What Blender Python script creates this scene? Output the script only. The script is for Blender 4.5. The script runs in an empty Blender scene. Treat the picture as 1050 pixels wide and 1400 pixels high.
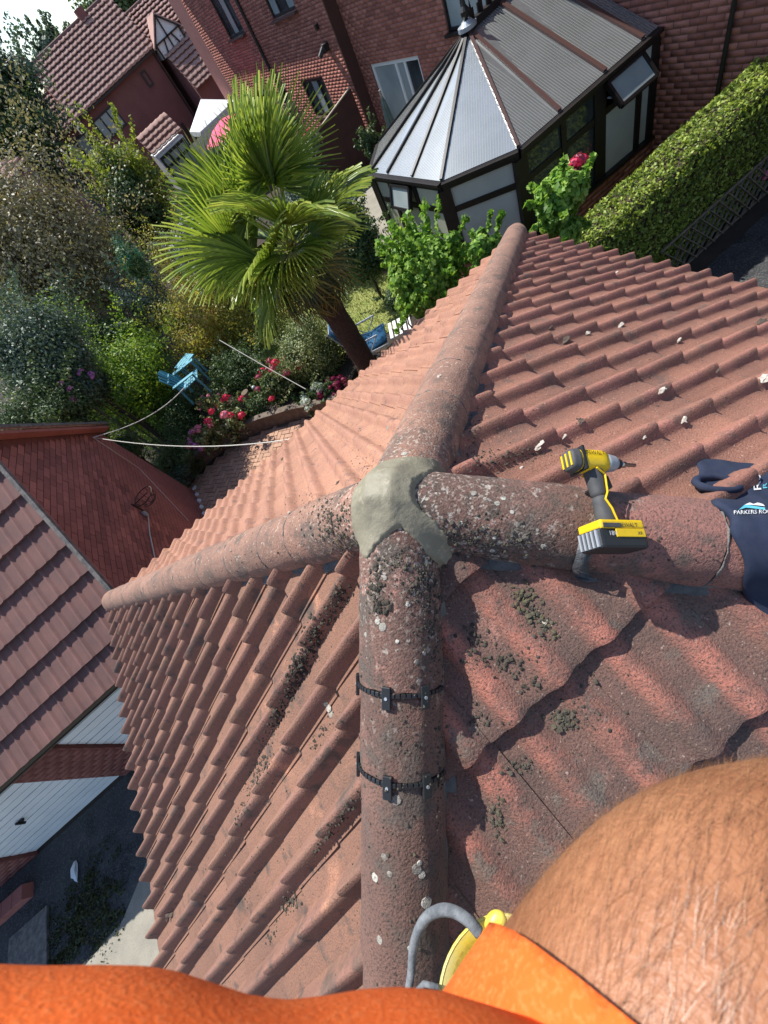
import bpy, bmesh, math, random
import numpy as np
from mathutils import Vector, Matrix, noise
random.seed(7); rng = np.random.default_rng(7)
scn = bpy.context.scene
COL = scn.collection

# ---------------------------------------------------------------- camera, sky, sun, exposure
F_PX = 546.82
CAMP = np.array([-0.02364, -0.75910, 1.02463])
def _rot(r):
    th = np.linalg.norm(r); k = r / th
    K = np.array([[0, -k[2], k[1]], [k[2], 0, -k[0]], [-k[1], k[0], 0]])
    return np.eye(3) + math.sin(th) * K + (1 - math.cos(th)) * K @ K
_D = np.array([.406, .493, .769]); _X = np.array([.771, -.636, 0]); _Y = np.array([-.503, -.582, .638])
_u, _s, _v = np.linalg.svd(np.stack([_X / np.linalg.norm(_X), _Y / np.linalg.norm(_Y), -_D / np.linalg.norm(_D)], 1))
RM = _rot(np.array([3.706892e-2, -3.054945e-3, -3.609163e-2])) @ (_u @ _v)
cd = bpy.data.cameras.new('camera'); cam = bpy.data.objects.new('camera', cd); COL.objects.link(cam)
cd.sensor_fit = 'VERTICAL'; cd.sensor_height = 36; cd.sensor_width = 36; cd.lens = F_PX / 1400 * 36
cd.clip_start = .01; cd.clip_end = 2000
cam.matrix_world = Matrix([[RM[0][i], -RM[1][i], -RM[2][i], CAMP[i]] for i in range(3)] + [[0, 0, 0, 1]])
cd.dof.use_dof = True; cd.dof.focus_distance = 1.7; cd.dof.aperture_fstop = 11
scn.camera = cam
SUN = Vector((-.13, .53, .82)).normalized()
w = bpy.data.worlds.new('World'); scn.world = w; w.use_nodes = True
nt = w.node_tree; nt.nodes.clear()
sky = nt.nodes.new('ShaderNodeTexSky'); sky.sky_type = 'NISHITA'; sky.sun_disc = False
sky.sun_elevation = math.asin(SUN.z); sky.sun_rotation = math.atan2(SUN.x, SUN.y)
sky.air_density = 1.0; sky.dust_density = .4; sky.ozone_density = 1.2
bg = nt.nodes.new('ShaderNodeBackground'); bg.inputs[1].default_value = .145
wo = nt.nodes.new('ShaderNodeOutputWorld')
nt.links.new(sky.outputs[0], bg.inputs[0]); nt.links.new(bg.outputs[0], wo.inputs[0])
sl = bpy.data.lights.new('sun', 'SUN'); sl.energy = 4.9; sl.angle = math.radians(.5); sl.color = (1, .965, .90)
so = bpy.data.objects.new('sun', sl); COL.objects.link(so); so.rotation_euler = SUN.to_track_quat('Z', 'Y').to_euler()
vs = scn.view_settings; vs.view_transform = 'Standard'; vs.look = 'None'; vs.gamma = 1; vs.use_curve_mapping = False
vs.exposure = .50
scn.cycles.max_bounces = 6; scn.cycles.transparent_max_bounces = 12

# ---------------------------------------------------------------- measuring helpers (photo pixel -> point on a plane of the place)
def ray(x, y): return RM.T @ np.array([(x - 525) / F_PX, (y - 700) / F_PX, 1.])
def onz(x, y, z): d = ray(x, y); return CAMP + d * (z - CAMP[2]) / d[2]
def ony(x, y, v): d = ray(x, y); return CAMP + d * (v - CAMP[1]) / d[1]
def onx(x, y, v): d = ray(x, y); return CAMP + d * (v - CAMP[0]) / d[0]
def atd(x, y, d): r = ray(x, y); return CAMP + r * (d / math.hypot(r[0], r[1]))
def cpt(x, y, z): return CAMP + RM.T @ np.array([x, y, z])
def proj(P):
    q = RM @ (np.asarray(P, float) - CAMP)
    return (525 + F_PX * q[0] / q[2], 700 + F_PX * q[1] / q[2], q[2])
G = -4.70          # ground level
PT = .5763         # tangent of the roof pitch
S = 3.20           # half width of the hipped roof
SEC = math.sqrt(1 + PT * PT)

# ---------------------------------------------------------------- materials
def _n(nt, t, **k):
    n = nt.nodes.new(t)
    for a, b in k.items():
        if a in ('in0',): continue
        setattr(n, a, b)
    return n
MATS = {}
def mat(name, c1, c2=None, scale=3., rough=.85, bump=0., bscale=200., speck=None, sscale=500., samt=.5, rand=0., tint=None,
        crest=None, crestc=None, transl=0., metal=0., coat=0., spec=.5, detail=4., patches=None, emit=None, streak=None):
    """c1/c2 mixed by noise; speck = (colour) fine grains; rand = brightness spread per object; tint = list of colours by the
    'tint' attribute; crest = colour worn onto high parts; patches = list of (colour, scale, threshold, softness)."""
    m = bpy.data.materials.new(name); MATS[name] = m; m.use_nodes = True; nt = m.node_tree; L = nt.links.new
    b = nt.nodes['Principled BSDF']; out = nt.nodes['Material Output']
    geo = _n(nt, 'ShaderNodeNewGeometry'); pos = geo.outputs['Position']
    def noi(sc, det=detail, rg=.55, off=None):
        n = _n(nt, 'ShaderNodeTexNoise'); n.inputs['Scale'].default_value = sc; n.inputs['Detail'].default_value = det
        n.inputs['Roughness'].default_value = rg
        if off is not None or streak is not None and off == 's':
            mp = _n(nt, 'ShaderNodeMapping'); mp.inputs['Location'].default_value = (off, off * .7, off * 1.3); L(pos, mp.inputs[0]); L(mp.outputs[0], n.inputs[0])
        else: L(pos, n.inputs['Vector'])
        return n.outputs['Fac']
    def ramp(f, lo, hi):
        r = _n(nt, 'ShaderNodeMapRange'); r.inputs[1].default_value = lo; r.inputs[2].default_value = hi; L(f, r.inputs[0]); return r.outputs[0]
    def mix(f, a, c, mode='MIX'):
        x = _n(nt, 'ShaderNodeMix'); x.data_type = 'RGBA'; x.blend_type = mode
        if isinstance(f, float): x.inputs[0].default_value = f
        else: L(f, x.inputs[0])
        for sck, v in ((x.inputs[6], a), (x.inputs[7], c)):
            if isinstance(v, tuple): sck.default_value = (*v, 1)
            else: L(v, sck)
        return x.outputs[2]
    colr = c1
    if tint:
        at = _n(nt, 'ShaderNodeAttribute'); at.attribute_name = 'tint'
        cr = _n(nt, 'ShaderNodeValToRGB'); e = cr.color_ramp.elements
        while len(e) < len(tint): e.new(.5)
        for i, c in enumerate(tint): e[i].position = i / (len(tint) - 1); e[i].color = (*c, 1)
        L(at.outputs['Fac'], cr.inputs[0]); colr = cr.outputs[0]
    if c2 is not None: colr = mix(ramp(noi(scale), .36, .64), colr, c2)
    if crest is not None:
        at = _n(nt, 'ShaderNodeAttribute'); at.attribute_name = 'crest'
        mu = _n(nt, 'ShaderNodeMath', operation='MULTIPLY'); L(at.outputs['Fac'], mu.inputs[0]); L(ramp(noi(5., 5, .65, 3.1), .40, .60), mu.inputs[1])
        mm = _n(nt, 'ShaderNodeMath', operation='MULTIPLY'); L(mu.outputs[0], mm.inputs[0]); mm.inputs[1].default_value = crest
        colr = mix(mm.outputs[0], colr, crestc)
    if patches:
        for i, pt_ in enumerate(patches):
            pc, psc, th, so_ = pt_[:4]; f_ = ramp(noi(psc, 6, .62, 5. + i * 3.7), th, th + so_)
            if len(pt_) > 4:      # only near the meeting of the hips, where lichen grows thickest
                vl = _n(nt, 'ShaderNodeVectorMath', operation='LENGTH'); L(pos, vl.inputs[0]); ad = _n(nt, 'ShaderNodeMath', operation='ADD'); L(vl.outputs['Value'], ad.inputs[0])
                L(_mul(nt, noi(6., 3, .6, 9.), .35), ad.inputs[1]); mr = _n(nt, 'ShaderNodeMapRange'); L(ad.outputs[0], mr.inputs[0]); mr.inputs[1].default_value = pt_[4][0]; mr.inputs[2].default_value = pt_[4][1]; mr.inputs[3].default_value = 1; mr.inputs[4].default_value = 0
                mm_ = _n(nt, 'ShaderNodeMath', operation='MULTIPLY'); L(f_, mm_.inputs[0]); L(mr.outputs[0], mm_.inputs[1]); f_ = mm_.outputs[0]
            colr = mix(f_, colr, pc)
    if speck is not None:
        colr = mix(ramp(noi(sscale, 2, .5), .5, .75), colr, speck) if samt >= 1 else mix(_mul(nt, ramp(noi(sscale, 2, .5), .5, .72), samt), colr, speck)
    if rand:
        oi = _n(nt, 'ShaderNodeObjectInfo'); r = _n(nt, 'ShaderNodeMapRange'); L(oi.outputs['Random'], r.inputs[0])
        r.inputs[3].default_value = 1 - rand; r.inputs[4].default_value = 1 + rand
        cb = _n(nt, 'ShaderNodeCombineColor'); L(r.outputs[0], cb.inputs[0]); L(r.outputs[0], cb.inputs[1]); L(r.outputs[0], cb.inputs[2])
        colr = mix(1., colr, cb.outputs[0], 'MULTIPLY')
    if isinstance(colr, tuple): b.inputs['Base Color'].default_value = (*colr, 1)
    else: L(colr, b.inputs['Base Color'])
    b.inputs['Roughness'].default_value = rough; b.inputs['Metallic'].default_value = metal
    b.inputs['Specular IOR Level'].default_value = spec; b.inputs['Coat Weight'].default_value = coat
    if bump:
        bp = _n(nt, 'ShaderNodeBump'); bp.inputs['Strength'].default_value = min(1, bump); bp.inputs['Distance'].default_value = .6 / bscale
        L(noi(bscale, 3, .6), bp.inputs['Height']); L(bp.outputs[0], b.inputs['Normal'])
    if emit:
        b.inputs['Emission Color'].default_value = (*emit[0], 1); b.inputs['Emission Strength'].default_value = emit[1]
    if transl:
        tr = _n(nt, 'ShaderNodeBsdfTranslucent'); ms = _n(nt, 'ShaderNodeMixShader'); ms.inputs[0].default_value = transl
        if isinstance(colr, tuple): tr.inputs[0].default_value = (*colr, 1)
        else:
            L(mix(1., colr, (1., 1., .55), 'MULTIPLY'), tr.inputs[0])
        L(b.outputs[0], ms.inputs[1]); L(tr.outputs[0], ms.inputs[2]); L(ms.outputs[0], out.inputs[0])
    return m
def _mul(nt, f, k):
    m = _n(nt, 'ShaderNodeMath', operation='MULTIPLY'); nt.links.new(f, m.inputs[0]); m.inputs[1].default_value = k; return m.outputs[0]

M_TILE = {}
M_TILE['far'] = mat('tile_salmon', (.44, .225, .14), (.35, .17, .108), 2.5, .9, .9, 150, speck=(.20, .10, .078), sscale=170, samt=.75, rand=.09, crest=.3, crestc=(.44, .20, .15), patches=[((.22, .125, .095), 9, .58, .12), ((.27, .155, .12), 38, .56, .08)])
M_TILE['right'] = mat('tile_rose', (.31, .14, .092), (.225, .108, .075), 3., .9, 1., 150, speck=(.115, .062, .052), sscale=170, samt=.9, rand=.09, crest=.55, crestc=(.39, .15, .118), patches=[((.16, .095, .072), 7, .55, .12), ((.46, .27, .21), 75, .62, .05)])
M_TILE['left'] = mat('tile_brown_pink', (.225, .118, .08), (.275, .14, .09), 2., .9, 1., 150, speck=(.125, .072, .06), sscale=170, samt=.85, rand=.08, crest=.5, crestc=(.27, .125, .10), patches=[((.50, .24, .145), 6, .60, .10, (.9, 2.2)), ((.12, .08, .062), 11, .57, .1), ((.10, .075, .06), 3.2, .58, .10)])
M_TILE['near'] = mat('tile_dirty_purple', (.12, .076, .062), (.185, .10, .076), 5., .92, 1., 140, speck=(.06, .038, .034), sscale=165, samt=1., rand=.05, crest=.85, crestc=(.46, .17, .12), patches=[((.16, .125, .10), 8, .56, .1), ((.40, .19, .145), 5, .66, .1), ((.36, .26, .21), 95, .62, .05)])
_HP = [((.115, .088, .072), 7, .50, .12), ((.40, .20, .155), 13, .575, .06, (.25, 1.0)), ((.075, .062, .048), 19, .55, .06, (.3, 1.1)), ((.58, .51, .42), 75, .545, .05, (.12, .62)), ((.52, .48, .41), 34, .60, .03, (.2, .95))]
M_HIP = mat('hip_tile_sanded', (.20, .108, .082), (.145, .085, .067), 6., .95, 1., 130, speck=(.05, .036, .031), sscale=150, samt=1., rand=.08, patches=_HP)
M_HIPR = mat('hip_tile_red_sanded', (.30, .135, .108), (.24, .115, .092), 6., .95, 1., 130, speck=(.085, .05, .042), sscale=150, samt=1., rand=.06, patches=_HP)
M_HIP_SUNLIT = mat('hip_tile_sunlit_tone', (.32, .175, .122), (.22, .128, .094), 5., .95, 1., 130, speck=(.14, .085, .066), sscale=150, samt=.9, rand=.07, patches=[((.15, .105, .082), 8, .53, .10), ((.42, .33, .26), 60, .60, .05), ((.44, .23, .17), 13, .58, .06, (.25, 1.0)), ((.10, .08, .062), 19, .56, .06, (.3, .9)), ((.60, .53, .44), 75, .55, .05, (.12, .62))])  # sunlight on the left and up hips is painted in as a paler colour
M_CAP = mat('fresh_cement', (.25, .225, .155), (.205, .185, .13), 9., .6, .3, 60, speck=(.165, .15, .105), sscale=60, samt=.3, patches=[((.35, .305, .215), 25, .58, .1)])
M_MORT = mat('old_mortar', (.20, .18, .16), (.10, .095, .09), 14., .95, 1., 60)
M_FLASH = mat('grey_underlay', (.045, .05, .055), (.085, .09, .095), 20., .55, .6, 60)
M_MOSS = mat('moss', (.05, .05, .02), (.075, .066, .05), 60., 1., 1., 300, speck=(.02, .018, .012), sscale=250, tint=[(.026, .022, .017), (.055, .046, .034), (.11, .098, .075), (.13, .12, .05)])
M_LICH = mat('lichen', (.5, .5, .42), None, rough=1., bump=1., bscale=160, speck=(.13, .10, .08), sscale=130, samt=.8, tint=[(.22, .20, .17), (.36, .34, .29), (.52, .50, .43)])
M_CHIP = mat('pale_chip', (.55, .50, .42), (.35, .30, .25), 40., .9, .8, 150)
M_DARKCHIP = mat('dark_debris', (.06, .045, .035), (.11, .08, .06), 40., .95, .8, 150)
M_BLKP = mat('black_plastic', (.018, .02, .022), None, rough=.45, bump=.2, bscale=400)
M_YELP = mat('pale_yellow_plastic', (.70, .60, .22), (.80, .58, .05), 11., .4, .1, 300, speck=(.45, .36, .12), sscale=160, samt=.35)
M_YEL = mat('yellow_plastic', (.80, .52, .01), None, rough=.38, bump=.1, bscale=300, speck=(.45, .32, .05), sscale=120, samt=.25)
M_GRIP = mat('grey_rubber', (.05, .052, .055), (.075, .075, .075), 30., .7, .3, 500)
M_LGREY = mat('light_grey_metal', (.42, .45, .48), None, rough=.35, metal=.3)
M_STEEL = mat('steel', (.5, .48, .45), None, rough=.3, metal=1.)
M_WHITE = mat('white_paint', (.78, .78, .76), (.70, .70, .68), 8., .5)
M_TEAL = mat('teal_print', (.10, .45, .55), None, rough=.7)
M_RED = mat('red_print', (.6, .04, .02), None, rough=.5)
M_NAVY = mat('navy_cloth', (.022, .030, .058), (.03, .038, .065), 25., .95, .5, 900, speck=(.10, .12, .15), sscale=700, samt=.15, spec=.2)
M_ORANGE = mat('orange_cloth', (.78, .13, .022), (.84, .16, .03), 30., .95, .45, 420, speck=(.95, .30, .10), sscale=420, samt=.4, spec=.2)
M_SKIN = mat('skin', (.33, .14, .065), (.41, .185, .09), 16., .5, .5, 260, speck=(.26, .10, .05), sscale=180, samt=.4, patches=[((.47, .155, .065), 7, .62, .12)])
MATS['skin'].node_tree.nodes['Principled BSDF'].inputs['Subsurface Weight'].default_value = .15
MATS['skin'].node_tree.nodes['Principled BSDF'].inputs['Subsurface Radius'].default_value = (.01, .004, .002)
M_HAIR = mat('arm_hair', (.16, .075, .035), None, rough=.35, tint=[(.12, .05, .022), (.22, .10, .045), (.36, .19, .09)])
M_BRICK = mat('red_brick', (.25, .07, .05), None, rough=.9, bump=.5, bscale=90, tint=[(.25, .09, .065), (.36, .13, .09), (.45, .18, .13)], speck=(.20, .08, .065), sscale=60, samt=.4)
M_BRICKO = mat('red_brick_single', (.36, .13, .105), (.28, .098, .08), 2., .9, .6, 120, rand=.28, speck=(.12, .045, .035), sscale=60, samt=.4)
M_JOINT = mat('brick_joint', (.20, .11, .085), (.15, .08, .065), 6., .95, .6, 80)
M_JOINTD = mat('red_joint', (.22, .075, .06), (.17, .058, .048), 6., .95, .6, 80)
M_PAVE = mat('paving_brick', (.46, .28, .19), (.38, .22, .15), 3., .92, .6, 120, rand=.14)
M_PJOINT = mat('paving_joint', (.11, .085, .06), (.16, .12, .08), 10., .95, .6, 80)
M_LTILE = mat('left_garage_tile', (.165, .078, .066), (.125, .063, .056), 3., .9, .8, 260, speck=(.30, .20, .17), sscale=300, samt=.25, rand=.07, crest=.5, crestc=(.23, .10, .085))
M_HTILE = mat('house_tile', (.44, .27, .22), (.37, .21, .17), 1.5, .9, .4, 60)
M_HTILE2 = mat('house_tile_pale', (.40, .25, .20), (.34, .20, .16), 1.5, .9, .4, 60)
M_HBRICK = mat('house_brick_far', (.20, .075, .066), (.24, .09, .078), 1.2, .9, .3, 30, patches=[((.17, .065, .055), 2.2, .62, .1)])
M_DWOOD = mat('dark_brown_frame', (.010, .008, .008), (.016, .012, .011), 9., .45, .2, 100)
M_BWOOD = mat('brown_board', (.075, .028, .022), (.055, .022, .018), 3., .75, .4, 60)
M_UPVC = mat('white_frame', (.72, .74, .74), None, rough=.4)
M_GLASS = mat('window_glass', (.02, .028, .03), (.05, .065, .07), 1.3, .06, spec=.8)
M_GLASSP = mat('curtained_glass', (.36, .40, .39), (.26, .31, .31), 1.2, .12, spec=.8)
M_BLINDG = mat('grey_blind_glass', (.50, .51, .50), (.44, .45, .44), 2.5, .3, spec=.5)
M_BLIND = mat('cream_blind_glass', (.56, .56, .44), (.48, .48, .38), 2.5, .25, spec=.7)
M_POLY = mat('polycarbonate', (.36, .385, .39), (.30, .325, .32), 2., .22, metal=.55, spec=1.0, coat=.5)
M_POLY.node_tree.nodes['Principled BSDF'].inputs['IOR'].default_value = 2.0
M_POLYR = mat('polycarbonate_rib', (.24, .245, .23), None, rough=.33, spec=1.0)
M_GBAR = mat('brown_glazing_bar', (.085, .045, .038), None, rough=.4)
M_GDOOR = mat('white_garage_door', (.80, .82, .82), (.72, .75, .76), 2.5, .45)
M_ASPH = mat('asphalt', (.05, .052, .055), (.03, .032, .035), 2., .85, .9, 60, speck=(.14, .135, .125), sscale=45, samt=.7, patches=[((.016, .017, .018), 1.3, .55, .08), ((.09, .088, .08), 5, .60, .08)])
M_GRAV = mat('pale_concrete', (.34, .31, .25), (.27, .25, .20), 3., .95, .9, 110, speck=(.12, .11, .09), sscale=110, samt=.7)
M_SOIL = mat('soil', (.055, .04, .028), (.035, .028, .02), 3., 1., 1., 30)
M_LAWN = mat('lawn', (.21, .25, .06), (.28, .29, .09), 2.5, .95, 1., 60, speck=(.12, .17, .03), sscale=40, samt=.6)
M_FENCE = mat('garden_timber', (.17, .13, .10), (.11, .085, .065), 8., .9, .6, 60)
M_PALEW = mat('pale_timber', (.42, .36, .28), (.32, .27, .20), 8., .9, .5, 60)
M_TREL = mat('weathered_lattice', (.23, .19, .14), (.14, .115, .085), 12., .9, .6, 60)
M_SHED = mat('grey_felt', (.055, .055, .053), (.085, .085, .08), 7., .95, .8, 120)
M_TARP = mat('white_canvas', (.80, .82, .84), None, rough=.8)
M_PINK = mat('pink_canvas', (.85, .09, .20), None, rough=.8)
M_GRCAN = mat('sage_canvas', (.17, .23, .20), (.12, .17, .15), 9., .85)
M_TURQ = mat('turquoise_paint', (.06, .27, .35), (.09, .33, .41), 9., .6)
M_BLUEC = mat('blue_cushion', (.004, .055, .13), (.006, .085, .18), 9., .8)
M_WIRE = mat('pale_cord', (.55, .52, .45), None, rough=.7)
M_RUST = mat('rusty_wire', (.05, .03, .025), None, rough=.7)
M_TRUNK = mat('tree_bark', (.085, .06, .042), (.05, .036, .026), 10., 1., 1., 60)
M_PALMT = mat('palm_fibre', (.055, .032, .02), (.10, .06, .035), 30., 1., 1., 60)
def leafm(name, cols, tr=.35, rough=.5):
    return mat(name, cols[0], None, rough=rough, tint=cols, transl=tr, spec=.35)
M_L = {
 'brown': leafm('leaf_olive_brown', [(.115, .103, .057), (.230, .207, .115), (.437, .368, .241)], .35),
 'yellowgreen': leafm('leaf_yellow_green', [(.121, .176, .033), (.286, .352, .055), (.506, .528, .099)], .45),
 'bright': leafm('leaf_bright_green', [(.072, .160, .022), (.189, .334, .043), (.522, .620, .072)], .4),
 'dark': leafm('leaf_dark_green', [(.041, .074, .027), (.081, .135, .047), (.162, .230, .088)], .3),
 'bluegreen': leafm('leaf_blue_green', [(.042, .078, .050), (.090, .144, .096), (.204, .264, .180)], .3),
 'olive': leafm('leaf_olive_yellow', [(.096, .132, .024), (.240, .276, .054), (.528, .480, .108), (.480, .252, .096)], .42),
 'grey': leafm('leaf_silver', [(.092, .127, .081), (.253, .299, .230), (.483, .517, .437)], .2),
 'varieg': leafm('leaf_variegated', [(.060, .096, .036), (.192, .240, .084), (.480, .480, .240)], .3),
 'vine': leafm('leaf_vine', [(.075, .175, .025), (.213, .400, .056), (.475, .620, .150)], .42),
 'hedge': leafm('leaf_hedge', [(.078, .132, .023), (.217, .295, .046), (.465, .558, .109)], .35),
 'palm': leafm('palm_leaf', [(.085, .146, .024), (.256, .354, .055), (.512, .561, .122)], .48, .3),
 'palmold': leafm('palm_leaf_old', [(.04, .06, .02), (.10, .12, .04), (.35, .28, .06)], .2, .4),
 'mauve': leafm('petal_mauve', [(.42, .13, .35), (.60, .22, .50)], .2),
 'pinkred': leafm('petal_pink_red', [(.62, .02, .07), (.80, .06, .16)], .2),
 'pinkpale': leafm('petal_soft_pink', [(.70, .17, .28), (.82, .35, .45)], .2),
 'crimson': leafm('petal_crimson', [(.16, .008, .05), (.32, .015, .09)], .2),
 'white': leafm('petal_white', [(.50, .58, .52), (.72, .78, .72)], .2),
 'dullpink': leafm('petal_dull_pink', [(.30, .05, .09), (.50, .13, .20)], .2),
 'net': leafm('green_netting', [(.01, .14, .09), (.02, .26, .17)], .3),
 'weed': leafm('weed_leaf', [(.035, .045, .015), (.08, .09, .03)], .2),
}

# ---------------------------------------------------------------- object helpers
def thing(name, label=None, cat=None, loc=(0, 0, 0), group=None, kind=None):
    o = bpy.data.objects.new(name, None); COL.objects.link(o); o.empty_display_size = .1
    o.location = tuple(float(c) for c in loc); tag(o, label, cat, group, kind); return o
def tag(o, label=None, cat=None, group=None, kind=None):
    if label: o['label'] = label
    if cat: o['category'] = cat
    if group: o['group'] = group
    if kind: o['kind'] = kind
    return o
def place(o, parent):
    COL.objects.link(o)
    if parent is not None:
        o.parent = parent
        o.matrix_parent_inverse = Matrix.Translation(-root_loc(parent))
    return o
def root_loc(p):
    return p.location.copy() if p.data is None else Vector((0, 0, 0))
def fast(name, V, F, m, parent=None, tint=None, crest=None, smooth=False, kind=None):
    """V (n,3), F (m,k) arrays or list of tuples -> object"""
    me = bpy.data.meshes.new(name); V = np.asarray(V, dtype=np.float32)
    if isinstance(F, np.ndarray):
        k = F.shape[1]; nf = F.shape[0]
        me.vertices.add(len(V)); me.vertices.foreach_set('co', V.ravel())
        me.loops.add(nf * k); me.loops.foreach_set('vertex_index', F.astype(np.int32).ravel())
        me.polygons.add(nf); me.polygons.foreach_set('loop_start', np.arange(0, nf * k, k, dtype=np.int32))
        me.update(calc_edges=True)
    else:
        me.from_pydata([tuple(map(float, v)) for v in V], [], F); me.update()
    if tint is not None:
        a = me.attributes.new('tint', 'FLOAT', 'FACE'); a.data.foreach_set('value', np.asarray(tint, dtype=np.float32))
    if crest is not None:
        a = me.attributes.new('crest', 'FLOAT', 'POINT'); a.data.foreach_set('value', np.asarray(crest, dtype=np.float32))
    if smooth: me.polygons.foreach_set('use_smooth', [True] * len(me.polygons))
    me.materials.append(m)
    o = bpy.data.objects.new(name, me); place(o, parent)
    if kind: o['kind'] = kind
    return o
def lerp(a, b, t): return np.asarray(a) * (1 - t) + np.asarray(b) * t
def nrm(v): v = np.asarray(v, float); return v / np.linalg.norm(v)
class MB:
    def __init__(s): s.V = []; s.F = []; s.T = []
    def box(s, c, h, ax=None, t=.5):
        """centre, half sizes, axes (3 row vectors)"""
        ax = np.eye(3) if ax is None else np.asarray(ax); c = np.asarray(c, float); n = len(s.V)
        for i in (-1, 1):
            for j in (-1, 1):
                for k in (-1, 1): s.V.append(c + ax[0] * h[0] * i + ax[1] * h[1] * j + ax[2] * h[2] * k)
        for f in ((0, 1, 3, 2), (4, 6, 7, 5), (0, 4, 5, 1), (2, 3, 7, 6), (0, 2, 6, 4), (1, 5, 7, 3)): s.F.append(tuple(n + q for q in f)); s.T.append(t)
        return s
    def bar(s, a, b, wd, ht, up=(0, 0, 1), t=.5):
        a = np.asarray(a, float); b = np.asarray(b, float); d = b - a; L = np.linalg.norm(d); d = d / L
        u = np.asarray(up, float); x = np.cross(d, u)
        if np.linalg.norm(x) < 1e-3: x = np.cross(d, (1, 0, 0))
        x = nrm(x); z = np.cross(x, d)
        return s.box((a + b) / 2, (L / 2, wd / 2, ht / 2), [d, x, z], t)
    def tube(s, pts, r, seg=8, t=.5, cap=True):
        pts = [np.asarray(p, float) for p in pts]; n0 = len(s.V); R = r if hasattr(r, '__len__') else [r] * len(pts)
        pd = None
        for i, p in enumerate(pts):
            d = nrm(pts[min(i + 1, len(pts) - 1)] - pts[max(i - 1, 0)])
            if pd is None:
                x = np.cross(d, (0, 0, 1.)); x = nrm(x) if np.linalg.norm(x) > .05 else np.array([1., 0, 0])
            x = nrm(x - d * (x @ d)); y = np.cross(d, x); pd = d
            for k in range(seg):
                a = 2 * math.pi * k / seg; s.V.append(p + (x * math.cos(a) + y * math.sin(a)) * R[i])
        for i in range(len(pts) - 1):
            for k in range(seg):
                a = n0 + i * seg + k; b = n0 + i * seg + (k + 1) % seg; s.F.append((a, b, b + seg, a + seg)); s.T.append(t)
        if cap:
            s.F.append(tuple(n0 + k for k in range(seg))[::-1]); s.T.append(t)
            s.F.append(tuple(n0 + (len(pts) - 1) * seg + k for k in range(seg))); s.T.append(t)
        return s
    def prism(s, poly, off, t=.5):
        n = len(s.V); k = len(poly); poly = [np.asarray(p, float) for p in poly]; off = np.asarray(off, float)
        s.V += poly + [p + off for p in poly]
        s.F.append(tuple(range(n, n + k))[::-1]); s.F.append(tuple(range(n + k, n + 2 * k))); s.T += [t, t]
        for i in range(k):
            j = (i + 1) % k; s.F.append((n + i, n + j, n + k + j, n + k + i)); s.T.append(t)
        return s
    def grid(s, P, t=.5, flip=False):
        P = np.asarray(P); a, b = P.shape[:2]; n = len(s.V); s.V += list(P.reshape(-1, 3))
        for i in range(a - 1):
            for j in range(b - 1):
                q = (n + i * b + j, n + i * b + j + 1, n + (i + 1) * b + j + 1, n + (i + 1) * b + j)
                s.F.append(q[::-1] if flip else q); s.T.append(t)
        return s
    def build(s, name, m, parent=None, smooth=False, kind=None, bevel=0):
        o = fast(name, s.V, s.F, m, parent, tint=s.T, smooth=smooth, kind=kind)
        if bevel:
            bm = o.modifiers.new('b', 'BEVEL'); bm.width = bevel; bm.segments = 2; bm.limit_method = 'ANGLE'
        return o
def blob(mb, c, r, seed, sub=1, squash=(1, 1, 1), rough=.35, t=.5):
    bm = bmesh.new(); bmesh.ops.create_icosphere(bm, subdivisions=sub, radius=1); n = len(mb.V); c = np.asarray(c, float)
    for v in bm.verts:
        k = 1 + rough * (noise.noise(Vector(v.co) * 1.7 + Vector((seed * 3.1, seed * 1.7, seed))) * 1.6)
        mb.V.append(c + np.array([v.co.x * squash[0], v.co.y * squash[1], v.co.z * squash[2]]) * r * k)
    for f in bm.faces: mb.F.append(tuple(n + v.index for v in f.verts)); mb.T.append(t)
    bm.free(); return mb

# ================================================================ THE HIPPED GARAGE ROOF
RH = .1255; LIFT = .018
HIPS = {'up': (1, 1), 'left': (-1, 1), 'down': (-1, -1), 'right': (1, -1)}
FACES = {'far': dict(n=(0, 1), first=.585, g=.325, ph=-.10, rp=.172), 'right': dict(n=(1, 0), first=.60, g=.325, ph=.19, rp=.172),
         'left': dict(n=(-1, 0), first=.585, g=.324, ph=.12, rp=.1665), 'near': dict(n=(0, -1), first=.585, g=.333, ph=-.325, rp=.170)}
def hip_frame(k):
    e = np.array([HIPS[k][0], HIPS[k][1], 0.]) / math.sqrt(2); d = nrm([e[0], e[1], -PT * .70711])
    b = np.array([-e[1], e[0], 0.]); c = np.cross(d, b)
    if c[2] < 0: c = -c
    return e, d, b, c
HF = {k: hip_frame(k) for k in HIPS}
def hip_pt(k, s, th, r=RH, lift=LIFT):
    e, d, b, c = HF[k]; p0 = np.array([e[0] * s, e[1] * s, -PT * .70711 * s + lift])
    return p0 + r * (math.cos(th) * c + math.sin(th) * b)
def H(x, y):
    z = -PT * max(abs(x), abs(y)) + .022
    for k in HIPS:
        e, d, b, c = HF[k]; s_ = x * e[0] + y * e[1]; t_ = x * b[0] + y * b[1]
        if s_ > -.05 and abs(t_) < RH:
            s2 = s_ + .3 * math.sqrt(RH * RH - t_ * t_) * .35
            z = max(z, -PT * .70711 * s_ + LIFT + math.sqrt(RH * RH - t_ * t_) * 1.065)
    return z
def surf(px, py, lift=0.):
    d = ray(px, py); t = .3
    while t < 12:
        P = CAMP + d * t
        if P[2] - lift < H(P[0], P[1]): break
        t += .004
    return CAMP + d * t
def surfn(P):
    h = .012; gx = (H(P[0] + h, P[1]) - H(P[0] - h, P[1])) / (2 * h); gy = (H(P[0], P[1] + h) - H(P[0], P[1] - h)) / (2 * h)
    return nrm([-gx, -gy, 1])

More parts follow.
